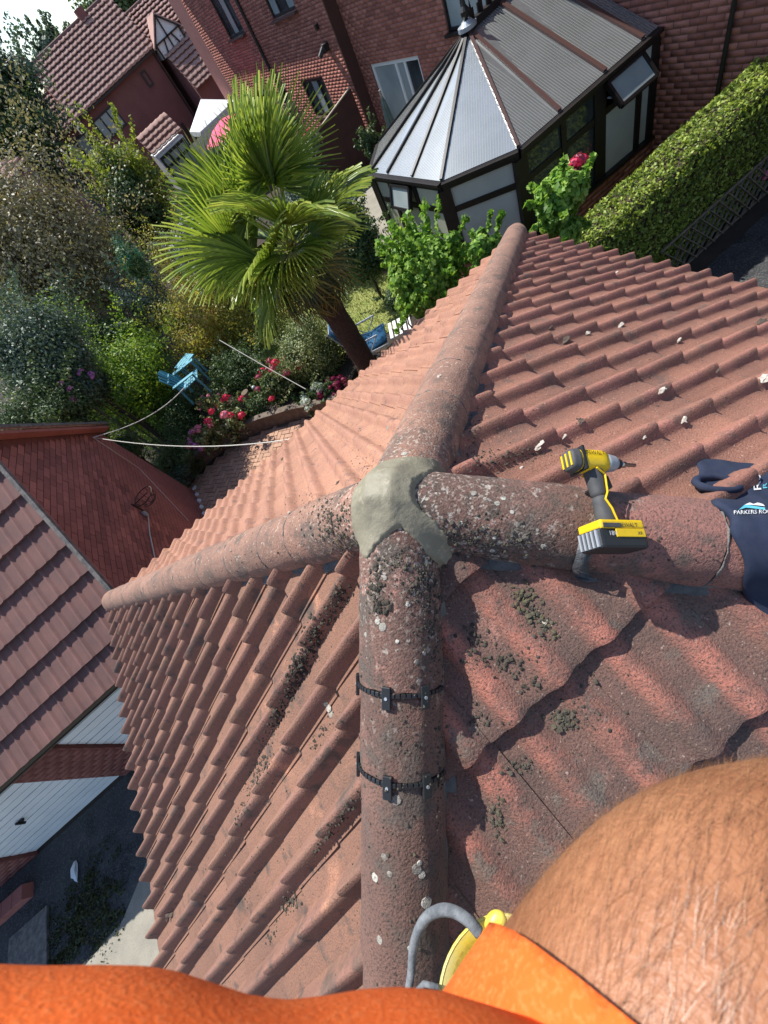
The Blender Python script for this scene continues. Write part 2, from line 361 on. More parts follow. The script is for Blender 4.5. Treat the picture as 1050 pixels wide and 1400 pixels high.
def roll(u, w=.041, h=.034):
    a = abs(u); return h * (.5 + .5 * math.cos(math.pi * a / w)) ** .68 if a < w else 0.
def tile_mesh(jit=0., gauge=.345, amp=1., wid=.041, rp=.15, step=.022, th=.015):
    """a two-roll concrete tile in its own frame: u across (seam roll at 0), v down the slope, w up"""
    us = []
    u = -.0
    base = [-2 * rp + .022, -2 * rp + .05, -rp * 1.5]
    for c in (-rp, 0.):
        base += [c + wid * k for k in (-1.02, -.8, -.6, -.4, -.2, 0, .2, .4, .6, .8, 1.02)]
    base += [-rp * .5, wid + .012]
    us = sorted(set(round(b, 4) for b in base)); us = [b for b in us if -2 * rp + .02 <= b <= wid + .0125]
    vs = [-.03, 0.04, gauge * .4, gauge * .7, gauge * .9, gauge * .975, gauge]
    V = []; C = []; nu = len(us)
    for i, v in enumerate(vs):
        f = max(0, v / gauge)
        for u in us:
            h = max(roll(u, wid), roll(u + rp, wid)) * amp
            pan = .003 * math.cos((u + rp / 2) / rp * 2 * math.pi) if h == 0 else 0
            wv = h * (.84 + .24 * f) + pan + .004 + step * f
            if v > gauge * .96: wv -= .0035 * (1 if v == gauge else .2)
            wv += jit * .002 * math.sin(9 * u + 13 * v + 7 * jit)
            vv = v + (.006 * math.sin(u * 31 + jit * 5) * jit if v > gauge * .9 else 0)
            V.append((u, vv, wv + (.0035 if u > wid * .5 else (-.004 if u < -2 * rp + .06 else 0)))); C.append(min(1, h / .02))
    F = []
    for i in range(len(vs) - 1):
        for j in range(nu - 1): a = i * nu + j; F.append((a, a + 1, a + nu + 1, a + nu)[::-1])
    n = len(V)
    for j in range(nu):                       # nose
        a = V[(len(vs) - 1) * nu + j]; V.append((a[0], a[1] - .004, a[2] - th)); C.append(0)
    for j in range(nu - 1): F.append(((len(vs) - 1) * nu + j, (len(vs) - 1) * nu + j + 1, n + j + 1, n + j)[::-1])
    n = len(V)
    for i in range(len(vs)):                  # side edge at the seam
        a = V[i * nu + nu - 1]; V.append((a[0], a[1], a[2] - .009)); C.append(0)
    for i in range(len(vs) - 1): F.append((i * nu + nu - 1, n + i, n + i + 1, (i + 1) * nu + nu - 1)[::-1])
    return V, F, C
def make_me(name, V, F, C, m):
    me = bpy.data.meshes.new(name); me.from_pydata(V, [], F); me.update()
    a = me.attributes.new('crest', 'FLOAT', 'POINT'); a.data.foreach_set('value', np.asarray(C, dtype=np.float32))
    me.polygons.foreach_set('use_smooth', [True] * len(me.polygons))
    me.set_sharp_from_angle(angle=math.radians(50)) if hasattr(me, 'set_sharp_from_angle') else None
    me.materials.append(m); return me
def face_matrix(n, o, a, a_vec, zoff=0., jr=(0, 0, 0)):
    """tile frame -> world: origin on the face at outward distance o and across a"""
    n3 = np.array([n[0], n[1], 0.]); down = nrm([n[0], n[1], -PT]); up = np.cross(a_vec, down); up = up if up[2] > 0 else -up
    P = n3 * o + np.asarray(a_vec) * a + np.array([0, 0, -PT * o + zoff])
    Mx = Matrix([[a_vec[i], down[i], up[i], P[i]] for i in range(3)] + [[0, 0, 0, 1]])
    return Mx @ Matrix.Rotation(jr[0], 4, 'X') @ Matrix.Rotation(jr[2], 4, 'Z')
garage = thing('garage', 'garage under the red concrete tiled hipped roof with a fresh cement cap on its peak', 'garage', (0, 0, G))
def rect_roof_tiles():
    spare = []
    for fk, fd in FACES.items():
        n = fd['n']; av = np.array([-n[1], n[0], 0.])       # right-hand side looking up the slope
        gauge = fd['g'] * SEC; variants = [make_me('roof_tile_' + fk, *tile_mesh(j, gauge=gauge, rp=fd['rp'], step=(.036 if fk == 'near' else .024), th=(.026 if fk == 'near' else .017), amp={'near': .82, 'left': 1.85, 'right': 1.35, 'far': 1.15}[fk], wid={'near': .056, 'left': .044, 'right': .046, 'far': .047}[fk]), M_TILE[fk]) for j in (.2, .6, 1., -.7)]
        c = -2
        while True:
            o0 = fd['first'] + fd['g'] * (c - 1 + 1) - fd['g']; o1 = o0 + fd['g']; c += 1
            if o1 < .14: continue
            if o1 > S + .07: break
            tw = 2 * fd['rp']; k0 = int((-o1 - fd['ph']) / tw) - 2
            for k in range(k0, k0 + 26):
                a = fd['ph'] + tw * k
                if a - tw > o1 or a + .06 < -o1: continue
                a0, a1 = a - tw, a + .06
                jr = (random.uniform(-.004, .004), 0, random.uniform(-.003, .003))
                Mx = face_matrix(n, o0, a, av, random.uniform(0, .002), jr)
                cen = Mx @ Vector((-.08, gauge / 2, .02)); q = proj(cen)
                seen = q[2] > .05 and -60 < q[0] < 1110 and -60 < q[1] < 1460
                me = random.choice(variants)
                cut = (max(abs(a0), abs(a1)) > o0 - .05)
                if cut:
                    bm = bmesh.new(); bm.from_mesh(me); bm.transform(Mx)
                    for sgn in (1, -1):
                        # keep |a| < o + .02
                        no = np.array([av[i] * sgn - (n[i] if i < 2 else 0) for i in range(3)]); no = nrm(no)
                        bmesh.ops.bisect_plane(bm, geom=bm.verts[:] + bm.edges[:] + bm.faces[:], plane_co=tuple(-no * .02), plane_no=tuple(no), clear_outer=True)
                    if len(bm.faces) < 2: bm.free(); continue
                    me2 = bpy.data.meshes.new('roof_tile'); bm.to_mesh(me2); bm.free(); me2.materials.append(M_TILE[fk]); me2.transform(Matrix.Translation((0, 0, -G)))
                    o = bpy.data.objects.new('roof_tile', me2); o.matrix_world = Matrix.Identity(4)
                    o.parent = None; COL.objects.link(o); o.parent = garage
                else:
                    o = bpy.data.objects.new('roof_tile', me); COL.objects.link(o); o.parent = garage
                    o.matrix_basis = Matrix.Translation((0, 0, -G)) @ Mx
                if not seen: spare.append(o)
    return spare
spare = rect_roof_tiles()
bpy.context.view_layer.update()
by = {}
for o in spare: by.setdefault(o.data.materials[0].name, []).append(o)
for mn, lst in by.items():
    V = []; F = []; C = []
    for o in lst:
        base = len(V); me = o.data; mb_ = o.matrix_basis
        V += [tuple(mb_ @ v.co) for v in me.vertices]; F += [tuple(base + i for i in p.vertices) for p in me.polygons]
        C += [a.value for a in me.attributes['crest'].data]
        bpy.data.objects.remove(o)
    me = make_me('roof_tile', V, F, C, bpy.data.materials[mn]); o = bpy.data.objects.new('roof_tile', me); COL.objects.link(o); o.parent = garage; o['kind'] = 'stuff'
# deck under the tiles, walls, fascia, gutter
deck = MB(); e = S - .02
deck.V += [np.array(v, float) for v in ((0, 0, -.02), (e, e, -PT * e - .02), (-e, e, -PT * e - .02), (-e, -e, -PT * e - .02), (e, -e, -PT * e - .02))]
deck.F += [(0, 1, 2), (0, 2, 3), (0, 3, 4), (0, 4, 1), (1, 4, 3, 2)]; deck.T += [.5] * 5
deck.build('roof_deck', M_BWOOD, garage)
wl = MB(); wz = -PT * S - .05; q = S - .28
for a, b in (((-q, -q), (q, -q)), ((q, -q), (q, q)), ((q, q), (-q, q)), ((-q, q), (-q, -q))): wl.bar((*a, (G + wz) / 2), (*b, (G + wz) / 2), .1, wz - G - .02)
wl.build('wall', M_HBRICK, garage)
gt = MB(); q = S + .015
for a, b in (((-q, -q), (q, -q)), ((q, -q), (q, q)), ((q, q), (-q, q)), ((-q, q), (-q, -q))):
    gt.bar((*a, wz - .03), (*b, wz - .03), .03, .06)
gt.build('gutter', M_DWOOD, garage)
fs = MB(); q = S - .06
for a, b in (((-q, -q), (q, -q)), ((q, -q), (q, q)), ((q, q), (-q, q)), ((-q, q), (-q, -q))): fs.bar((*a, wz - .1), (*b, wz - .1), .02, .16)
fs.build('fascia', M_BWOOD, garage)

# hip tiles
JOINT = {'up': [-.06, .52, .815, 1.20, 1.60, 2.01, 2.42, 2.83, 3.24, 3.65, 4.06, 4.36],
         'left': [-.06, .475, .69, 1.03, 1.415, 1.82, 2.23, 2.64, 3.05, 3.46, 3.87, 4.36],
         'down': [-.06, .485, .697, 1.16, 1.66, 2.1, 2.54, 2.98, 3.42, 3.9, 4.36],
         'right': [-.06, .505, .805, 1.25, 1.69, 2.1, 2.54, 2.98, 3.42, 3.9, 4.36]}
for k, J in JOINT.items():
    for i in range(len(J) - 1):
        s0, s1 = J[i] + .003, J[i + 1] - .003; m = M_HIP_SUNLIT if k in ('left', 'up') else (M_HIPR if k == 'right' and i > 0 else M_HIP)
        ns = max(6, int((s1 - s0) / .025)) if s0 < 2 else max(4, int((s1 - s0) / .06)); nth = 36 if s0 < 2 else 22; ang = math.radians(97); mb = MB(); P = []
        wob = random.uniform(-1, 1)
        for a in range(ns + 1):
            s_ = s0 + (s1 - s0) * a / ns; row = []
            for b in range(nth + 1):
                th = -ang + 2 * ang * b / nth
                r = RH + .007 * (a / ns) - .0035 + .0022 * noise.noise(Vector((s_ * 9, th * 4, i + wob))) + .0016 * noise.noise(Vector((s_ * 34, th * 9, i + wob))) 
                if a == ns: r -= .002
                row.append(hip_pt(k, s_ + .004 * noise.noise(Vector((th * 3, i * 5.1, wob))), th + wob * .01, r))
            P.append(row)
        if i > 0 and s0 < 2.9 and k != 'down':      # old mortar squeezed out of the joint
            jm = MB(); pts_ = [hip_pt(k, s0 - .002 + .004 * noise.noise(Vector((b * .5, i, 2.))), -1.62 + 3.24 * b / 40, RH - .0005) for b in range(41)]
            jm.tube(pts_, [max(.0008, .0028 + .0045 * noise.noise(Vector((b * .37, i * 3.1, len(k))))) for b in range(41)], 6).build('joint_mortar', M_MORT, garage, smooth=True)
        # thickness at both ends and along the skirts
        inner_end = [hip_pt(k, s1, -ang + 2 * ang * b / nth, RH - .014) for b in range(nth + 1)]
        inner_start = [hip_pt(k, s0, -ang + 2 * ang * b / nth, RH - .017) for b in range(nth + 1)]
        mb.grid([inner_start] + P + [inner_end], flip=True)
        for b in (0, nth):
            sk = [[P[a][b] for a in range(ns + 1)], [hip_pt(k, s0 + (s1 - s0) * a / ns, (-ang if b == 0 else ang), RH - .02) for a in range(ns + 1)]]
            mb.grid(sk)
        o = mb.build('hip_tile', m, garage, smooth=True); o.data.set_sharp_from_angle(angle=math.radians(55))
    # bedding mortar below the skirt + a crumpled strip of underlay
    e, d, b_, c_ = HF[k]
    for sd in (1, -1):
        mb = MB(); fl = MB(); P = []; Q = []
        NN = 150
        for a in range(NN + 1):
            s_ = .12 + 4.15 * a / NN; w1 = noise.noise(Vector((s_ * 7, sd * 3, 1.))) ; w2 = noise.noise(Vector((s_ * 23, sd * 5, 4.)))
            base = np.array([e[0] * s_, e[1] * s_, -PT * .70711 * s_])
            P.append([base + b_ * sd * (.118) + np.array([0, 0, .0]), base + b_ * sd * (.121 + .006 * w2) + np.array([0, 0, -.03 + .008 * w2]),
                      base + b_ * sd * (.134 + .012 * w1 + .008 * w2) + np.array([0, 0, -.055 + .01 * w1]), base + b_ * sd * (.150 + .022 * w1 + .012 * w2) + np.array([0, 0, -.09])])
            Q.append([base + b_ * sd * .105 + np.array([0, 0, -.008]), base + b_ * sd * (.136 + .006 * w2) + np.array([0, 0, -.028 + .012 * w1]),
                      base + b_ * sd * (.143 + .014 * w1 + .014 * w2) + np.array([0, 0, -.040 + .014 * w2])])
        mb.grid(P).build('bedding_mortar', M_MORT, garage, smooth=True)
        lo, hi = {('right', 1): (3, 20), ('right', -1): (3, 40), ('up', -1): (10, 70), ('left', 1): (5, 70), ('down', 1): (14, 24)}.get((k, sd), (0, 0))
        if hi: fl.grid(Q[lo:hi]).build('underlay_strip', M_FLASH, garage, smooth=True)

# fresh cement cap over the meeting of the hips
outl_px = [(480, 706), (486, 668), (497, 650), (520, 634), (548, 625), (580, 624), (606, 632), (610, 643), (584, 650), (570, 662), (566, 684), (585, 702),
           (610, 726), (624, 758), (624, 782), (604, 779), (583, 760), (566, 738), (548, 722), (536, 727), (518, 745), (503, 766), (495, 764), (486, 738)]
poly = [surf(a, b, .004)[:2] for a, b in outl_px]
def inpoly(x, y):
    c = False; n = len(poly); dm = 9
    for i in range(n):
        x1, y1 = poly[i]; x2, y2 = poly[(i + 1) % n]
        if (y1 > y) != (y2 > y) and x < (x2 - x1) * (y - y1) / (y2 - y1) + x1: c = not c
        t = max(0, min(1, ((x - x1) * (x2 - x1) + (y - y1) * (y2 - y1)) / ((x2 - x1) ** 2 + (y2 - y1) ** 2 + 1e-9)))
        dm = min(dm, math.hypot(x - x1 - t * (x2 - x1), y - y1 - t * (y2 - y1)))
    return dm if c else -dm
pa = np.array(poly); x0, y0 = pa.min(0) - .02; x1, y1 = pa.max(0) + .02; st = .0032
nx, ny = int((x1 - x0) / st), int((y1 - y0) / st); HH = np.array([[H(x0 + i * st, y0 + j * st) for j in range(ny)] for i in range(nx)])
def Hs(x, y, k=55.):
    """the same surface with the valleys between the hips filled: a soft maximum"""
    hs = [-PT * max(abs(x), abs(y)) + .022]
    for kk in HIPS:
        e, d, b, c = HF[kk]; s_ = x * e[0] + y * e[1]; t_ = abs(x * b[0] + y * b[1])
        hs.append(-PT * .70711 * abs(s_) + LIFT + math.sqrt(max(0, RH * RH - t_ * t_)) * 1.065 - max(0, t_ - RH) * 2.5 - max(0, -s_) * 1.2)
    m_ = max(hs); return m_ + math.log(sum(math.exp((h - m_) * k) for h in hs)) / k
SM = np.array([[Hs(x0 + i * st, y0 + j * st) for j in range(ny)] for i in range(nx)]); S0 = SM.copy()
for _ in range(70):
    SM[1:-1, 1:-1] = (SM[1:-1, 1:-1] * 2 + SM[:-2, 1:-1] + SM[2:, 1:-1] + SM[1:-1, :-2] + SM[1:-1, 2:]) / 6
SM = SM + .006; SM = np.where(SM > S0, SM, (SM + S0 * 2) / 3)
for _ in range(12):
    SM[1:-1, 1:-1] = (SM[1:-1, 1:-1] * 2 + SM[:-2, 1:-1] + SM[2:, 1:-1] + SM[1:-1, :-2] + SM[1:-1, 2:]) / 6
TOP = np.maximum(SM, HH + .003)
for _ in range(45):
    TOP[1:-1, 1:-1] = (TOP[1:-1, 1:-1] * 2 + TOP[:-2, 1:-1] + TOP[2:, 1:-1] + TOP[1:-1, :-2] + TOP[1:-1, 2:]) / 6
V = []; keep = np.zeros((nx, ny)); F = []
for i in range(nx):
    for j in range(ny):
        x, y = x0 + i * st, y0 + j * st; dd = inpoly(x, y) + .005 * noise.noise(Vector((x * 60, y * 60, 0))) + .003 * noise.noise(Vector((x * 170, y * 170, 3.))) + .003; keep[i, j] = dd
        f = max(0, min(1, dd / .012)); f = f * f * (3 - 2 * f)
        tr = .005 * noise.noise(Vector((x * 12, y * 16, 2.))) + .0028 * noise.noise(Vector((x * 46 + y * 20, y * 30, 5.)))
        tr += .0022 * math.sin(240 * math.hypot(x + .05, y - .07) + 5 * noise.noise(Vector((x * 12, y * 12, 0)))) * max(0, noise.noise(Vector((x * 11, y * 11, 7.))))
        top = TOP[i, j] + .004 + tr * .42
        V.append((x, y, (min(HH[i, j], SM[i, j]) - .012) * (1 - f) + top * f))
for i in range(nx - 1):
    for j in range(ny - 1):
        if max(keep[i, j], keep[i + 1, j], keep[i, j + 1], keep[i + 1, j + 1]) > -.004: F.append((i * ny + j, (i + 1) * ny + j, (i + 1) * ny + j + 1, i * ny + j + 1))
fast('cement_cap', V, F, M_CAP, garage, smooth=True)

# clips and bands of the two joints on the down hip
for s_ in (.488, .700):
    e, d, b_, c_ = HF['down']
    def hbox(mb, th, r, hs, ds=0.):
        c = hip_pt('down', s_ + ds, th, r); up = math.cos(th) * c_ + math.sin(th) * b_; return mb.box(c, hs, [d, np.cross(d, up), up])
    mb = MB()
    for q in range(-13, 14): hbox(mb, math.radians(q * 6.6), RH + .003, (.006, .0060, .005))
    band = mb.build('joint_band', M_BLKP, garage, bevel=.001)
    for thd in (-62, 6, 53):
        hbox(MB(), math.radians(thd), RH + .007, (.030, .0125, .005), .006).build('clip', M_BLKP, band, bevel=.002)
        c = hip_pt('down', s_ + .006, math.radians(thd), RH + .0122); up = math.cos(math.radians(thd)) * c_ + math.sin(math.radians(thd)) * b_
        MB().tube([c, c + up * .002], .0045, 10).build('clip_screw', M_LGREY, band)

# ================================================================ GROUND
def sheet(name, pts, z, m, kind='structure', sub=0):
    V = [(p[0], p[1], z) for p in pts]; o = fast(name, V, [tuple(range(len(V)))], m); o['kind'] = kind; return o
def rect(x0, x1, y0, y1): return [(x0, y0), (x1, y0), (x1, y1), (x0, y1)]
sheet('ground', rect(-400, 400, -300, 500), G - .012, M_SOIL)
sheet('driveway', rect(-16, -2.9, -14, 3.2), G - .004, M_ASPH)
sheet('pale_concrete_path', [(-12, -14), (-2.9, -14), (-2.9, 2.0), (-4.9, 2.15), (-6.2, 1.9), (-7.0, 1.3), (-8.2, 1.1), (-12, 1.0)], G + .002, M_GRAV)
sheet('road', rect(3.0, 9, -14, 3.0), G - .004, M_ASPH)
lp = [(.2, 8.6), (1.2, 8.05), (3.0, 7.7), (3.9, 8.1), (4.3, 9.3), (3.9, 10.8), (3.2, 12.2), (1.8, 12.8), (.2, 12.0), (-.5, 10.4), (-.4, 9.2)]
sheet('lawn', lp, G + .004, M_LAWN)
sheet('gravel_path', [(3.9, 7.9), (5.2, 6.2), (7.9, 9.9), (8.6, 10.7), (8.6, 15.8), (6.0, 15.8), (4.6, 12.4), (4.3, 9.3)], G + .002, M_GRAV)
# grass blades on the lawn
def inpol(P, x, y):
    c = False
    for i in range(len(P)):
        x1, y1 = P[i]; x2, y2 = P[(i + 1) % len(P)]
        if (y1 > y) != (y2 > y) and x < (x2 - x1) * (y - y1) / (y2 - y1) + x1: c = not c
    return c
V = []; F = []; T = []
while len(F) < 16000:
    x, y = random.uniform(-.5, 4.3), random.uniform(7.6, 12.8)
    if not inpol(lp, x, y): continue
    a = random.uniform(0, 6.3); hgt = random.uniform(.03, .07); dx, dy = math.cos(a) * .008, math.sin(a) * .008; lx, ly = random.uniform(-.03, .03), random.uniform(-.03, .03)
    n = len(V); V += [(x - dx, y - dy, G + .003), (x + dx, y + dy, G + .003), (x + lx, y + ly, G + hgt)]; F.append((n, n + 1, n + 2)); T.append(random.random())
M_BLADE = leafm('grass_blade', [(.14, .19, .035), (.24, .28, .06), (.36, .36, .13)], .3)
tag(fast('grass', np.array(V), np.array(F), M_BLADE, tint=T), 'sunlit short lawn grass beyond the palm trunk', 'grass', kind='stuff')

# herringbone brick paving between the garage and the curved bed wall
pav = MB(); pav.box((-.9, 5.9, G - .03), (2.9, 2.75, .028), t=.5); base_o = pav.build('paving', M_PJOINT); base_o['kind'] = 'structure'
bl, bw = .240, .120
bx = MB().box((0, 0, 0), (bl / 2 - .007, bw / 2 - .007, .02)); b0 = bx.build('paving_brick', M_PAVE, None); me_pb = b0.data
bpy.data.objects.remove(b0)
wallc = [(-3.72, 8.55), (-3.3, 8.75), (-2.6, 8.85), (-1.7, 8.6), (-.9, 8.15), (-.1, 7.5), (.35, 7.0), (.9, 6.6)]
cands = []
R45 = math.radians(45)
for i in range(-60, 61):
    for j in range(-60, 61):
        k_ = (i - j) % 4
        if k_ == 0: cx, cy, ang = (i + 1) * bw, (j + .5) * bw, 0
        elif k_ == 3: cx, cy, ang = (i + .5) * bw, (j + 1) * bw, math.pi / 2
        else: continue
        X = -1.2 + cx * math.cos(R45) - cy * math.sin(R45); Y = 6.6 + cx * math.sin(R45) + cy * math.cos(R45)
        if -3.6 < X < 1.6 and 4.4 < Y < 8.6: cands.append((X, Y, ang + R45, proj((X, Y, G))))
def wall_y(x): return np.interp(x, [p[0] for p in wallc], [p[1] for p in wallc])
eave = lambda x: 0
vis = [c for c in cands if 240 < c[3][0] < 480 and 520 < c[3][1] < 760 and c[1] < wall_y(c[0]) - .12]
vis.sort(key=lambda c: -(c[3][0] * -.68 + -c[3][1] * .73))
vis.sort(key=lambda c: (c[0] + 1.6) ** 2 + (c[1] - 7.3) ** 2)
for (X, Y, a, q) in vis[:300]:
    o = bpy.data.objects.new('brick', me_pb); COL.objects.link(o); o.parent = base_o
    o.location = (X, Y, G + .008 + random.uniform(-.003, .003)); o.rotation_euler = (random.uniform(-.01, .01), random.uniform(-.01, .01), a + random.uniform(-.02, .02))
rest = MB()
for (X, Y, a, q) in vis[300:]:
    rest.box((X, Y, G + .008), (bl / 2 - .007, bw / 2 - .007, .02), [(math.cos(a), math.sin(a), 0), (-math.sin(a), math.cos(a), 0), (0, 0, 1)])
if rest.V: rest.build('brick', M_PAVE, base_o, kind='stuff')
# curved timber edging wall of the raised bed
bed = thing('garden_bed_wall', 'low curved dark timber wall of the raised flower bed beside the brick paving', 'garden wall', (-1.7, 8.6, G))
ps = []
for i in range(len(wallc) - 1):
    for k in range(6): t = k / 6; ps.append((wallc[i][0] * (1 - t) + wallc[i + 1][0] * t, wallc[i][1] * (1 - t) + wallc[i + 1][1] * t))
ps.append(wallc[-1])
for i in range(len(ps) - 1):
    MB().bar((*ps[i], G + .19 + random.uniform(-.01, .01)), (*ps[i + 1], G + .19), .12, .36).build('timber_post', M_FENCE, bed)
mb = MB()
for i in range(len(ps) - 1): mb.bar((ps[i][0], ps[i][1], G + .39), (ps[i + 1][0], ps[i + 1][1], G + .39), .17, .04)
mb.build('coping', M_FENCE, bed)
sheet('flower_bed_soil', [(p[0], p[1] + .05) for p in ps] + [(2.2, 7.6), (.2, 8.6), (-.5, 9.4), (-.6, 11), (-3.4, 11)], G + .28, M_SOIL)

# ================================================================ BRICK HELPERS
BC, BL = .0853, .267
def holed(mb, O, U, N, W, Hh, holes, th=.12):
    """solid wall with rectangular holes (u0,u1,z0,z1); O at the lower corner, front face on O, body behind"""
    O = np.asarray(O, float); U = np.asarray(U, float); N = np.asarray(N, float); Z = np.array([0, 0, 1.])
    us = sorted({0, W, *[h[0] for h in holes], *[h[1] for h in holes]}); zs = sorted({0, Hh, *[h[2] for h in holes], *[h[3] for h in holes]})
    for i in range(len(us) - 1):
        for j in range(len(zs) - 1):
            cu, cz = (us[i] + us[i + 1]) / 2, (zs[j] + zs[j + 1]) / 2
            if any(h[0] < cu < h[1] and h[2] < cz < h[3] for h in holes): continue
            mb.box(O + U * cu + Z * cz - N * th / 2, ((us[i + 1] - us[i]) / 2, th / 2, (zs[j + 1] - zs[j]) / 2), [U, N, Z])
def brick_cells(W, Hh, holes):
    r = 0; z = 0
    while z < Hh - .02:
        u = -(BL / 2) * (r % 2)
        while u < W:
            u0, u1 = max(0, u), min(W, u + BL); segs = [(u0, u1)]
            zc = z + BC / 2
            for h in holes:
                if h[2] < zc < h[3]:
                    ns = []
                    for a, b in segs:
                        if b <= h[0] or a >= h[1]: ns.append((a, b))
                        else:
                            if a < h[0]: ns.append((a, h[0]))
                            if b > h[1]: ns.append((h[1], b))
                    segs = ns
            for a, b in segs:
                if b - a > .04: yield a, b, z, min(z + BC, Hh)
            u += BL
        z += BC; r += 1
def bricks(O, U, N, W, Hh, holes, name, m, parent, filt=None):
    O = np.asarray(O, float); U = np.asarray(U, float); N = np.asarray(N, float); Z = np.array([0, 0, 1.]); V = []; F = []; T = []
    for a, b, z0, z1 in brick_cells(W, Hh, holes):
        if filt and not filt(O + U * (a + b) / 2 + Z * (z0 + z1) / 2): continue
        a += .006; b -= .006; z0 += .006; z1 -= .006; pr = .003 + random.uniform(0, .003); n = len(V)
        for (uu, zz) in ((a, z0), (b, z0), (b, z1), (a, z1)): V.append(O + U * uu + Z * zz + N * pr)
        for (uu, zz) in ((a, z0), (b, z0), (b, z1), (a, z1)): V.append(O + U * uu + Z * zz - N * .003)
        F.append((n, n + 1, n + 2, n + 3))
        for k in range(4): kk = (k + 1) % 4; F.append((n + k, n + 4 + k, n + 4 + kk, n + kk))
        t = random.random(); T += [t] * 5
    return fast(name, np.array(V), np.array(F), m, parent, tint=T, kind='stuff')
def window(parent, O, U, N, w, h, cols=1, rows=None, fm=None, gm=None, inset=.07, fw=.055, name='window', sill=None, glaz=None):
    """frame with mullions at the lower corner O; panes are sub-parts"""
    fm = fm or M_DWOOD; gm = gm or M_GLASS
    O = np.asarray(O, float); U = np.asarray(U, float); N = np.asarray(N, float); Z = np.array([0, 0, 1.]); B = O - N * inset
    mb = MB(); ax = [U, N, Z]; cols = cols if hasattr(cols, '__len__') else [i / cols for i in range(1, cols)]; rows = rows or []
    for uu in (fw / 2, w - fw / 2): mb.box(B + U * uu + Z * h / 2, (fw / 2, .03, h / 2), ax)
    for zz in (fw / 2, h - fw / 2): mb.box(B + U * w / 2 + Z * zz, (w / 2 - fw, .03, fw / 2), ax)
    for c in cols: mb.box(B + U * w * c + Z * h / 2, (fw / 2, .028, h / 2 - fw), ax)
    for r in rows: mb.box(B + U * w / 2 + Z * h * r, (w / 2 - fw, .026, fw / 2), ax)
    if sill is not None: mb.box(O + U * w / 2 - Z * .03 + N * .0, (w / 2 + .05, .10, .03), ax)
    fr = mb.build(name, fm, parent)
    cs = [0] + list(cols) + [1]; k = 0
    for i in range(len(cs) - 1):
        g = gm[k % len(gm)] if isinstance(gm, (list, tuple)) else gm; k += 1
        MB().box(B + U * w * (cs[i] + cs[i + 1]) / 2 + Z * h / 2 - N * .008, (w * (cs[i + 1] - cs[i]) / 2 - .01, .006, h / 2 - .02), ax).build('pane', g, fr)
    return fr

# ================================================================ MAIN BRICK HOUSE (right / top)
XN, XF, YS, YE = 8.65, 8.25, 15.9, 28.6
ZT = 1.9
house = thing('house', 'large red brick house with the glass conservatory built against its wall', 'house', (XN, 12, G))
def hx(px, py, X): p = onx(px, py, X); return p[1], p[2]
# openings on the near plane
pd = (12.62, 15.2, G + .12, -2.30)            # patio door
w3 = (9.4, 11.15, -2.02, -.55)                # window above the conservatory
holesN = [(pd[0] + 4, pd[1] + 4, pd[2] - G, pd[3] - G), (w3[0] + 4, w3[1] + 4, w3[2] - G, w3[3] - G)]
mb = MB(); holed(mb, (XN, -4, G), (0, 1, 0), (-1, 0, 0), YS + 4, ZT - G, holesN); 
k_t = hx(414, 110, XF); k_b = hx(460, 150, XF)
kw = (17.85, 19.75, -3.30, -2.24); sw = (23.4, 25.2, -3.35, -2.30)
u1 = (22.9, 24.9, -.60, .95); u2 = (17.7, 19.7, -.62, .75)
holesF = [(q[0] - YS, q[1] - YS, q[2] - G, q[3] - G) for q in (kw, sw, u1, u2)]
holed(mb, (XF, YS, G), (0, 1, 0), (-1, 0, 0), YE - YS, ZT - G, holesF)
mb.box((8.46, YS - .02, (G + ZT) / 2), (.21, .018, (ZT - G) / 2))
mb.box((10, YE - .1, (G + ZT) / 2), (1.6, .1, (ZT - G) / 2)); mb.box((12, 12, (G + ZT) / 2), (.1, 16.5, (ZT - G) / 2)); mb.box((10.3, -3.9, (G + ZT) / 2), (1.6, .1, (ZT - G) / 2))
mb.build('wall', M_JOINT, house)
bricks((XN, -4, G), (0, 1, 0), (-1, 0, 0), YS + 4 - .01, ZT - G, holesN, 'brick', M_BRICK, house)
bricks((XF, YS - .02, G), (0, 1, 0), (-1, 0, 0), YE - YS, ZT - G, holesF, 'brick', M_BRICK, house)
MB().box((8.455, YS - .05, (G + ZT) / 2), (.19, .012, (ZT - G) / 2)).build('shaded_step_face', M_BWOOD, house)  # dark brown colour paints in the shade on the wall's step face
window(house, (XN, pd[0], pd[2]), (0, 1, 0), (-1, 0, 0), pd[1] - pd[0], pd[3] - pd[2], cols=[.30, .48], fm=M_UPVC, gm=[M_GLASS, M_GLASSP, M_GLASSP], fw=.10, name='patio_door')
window(house, (XN, w3[0], w3[2]), (0, 1, 0), (-1, 0, 0), w3[1] - w3[0], w3[3] - w3[2], cols=3, gm=M_GLASSP, sill=1)
for q, cc, gm in ((kw, 3, [M_GLASS, M_GLASSP, M_GLASS]), (sw, 3, [M_GLASS, M_GLASSP, M_GLASS]), (u1, 3, [M_GLASS, M_GLASSP, M_GLASS]), (u2, 3, [M_GLASSP, M_GLASS, M_GLASSP])):
    f = window(house, (XF, q[0], q[2]), (0, 1, 0), (-1, 0, 0), q[1] - q[0], q[3] - q[2], cols=cc, gm=gm, fw=.075)
    MB().box((XF - .04, (q[0] + q[1]) / 2, q[2] - .03), (.10, (q[1] - q[0]) / 2 + .06, .03)).build('window_sill', M_GBAR, house)
pw = []
for (xx, yy, zz) in ((XF, 22.0, 1.8), (XF, 22.0, -2.7), (XF, 22.0, G)): pw.append((xx - .07, yy, zz))
dp = MB().tube(pw, .055, 8).build('downpipe', M_DWOOD, house)
MB().box((XF - .09, 21.75, -2.5), (.06, .07, .14)).build('pipe_bracket', M_DWOOD, dp)
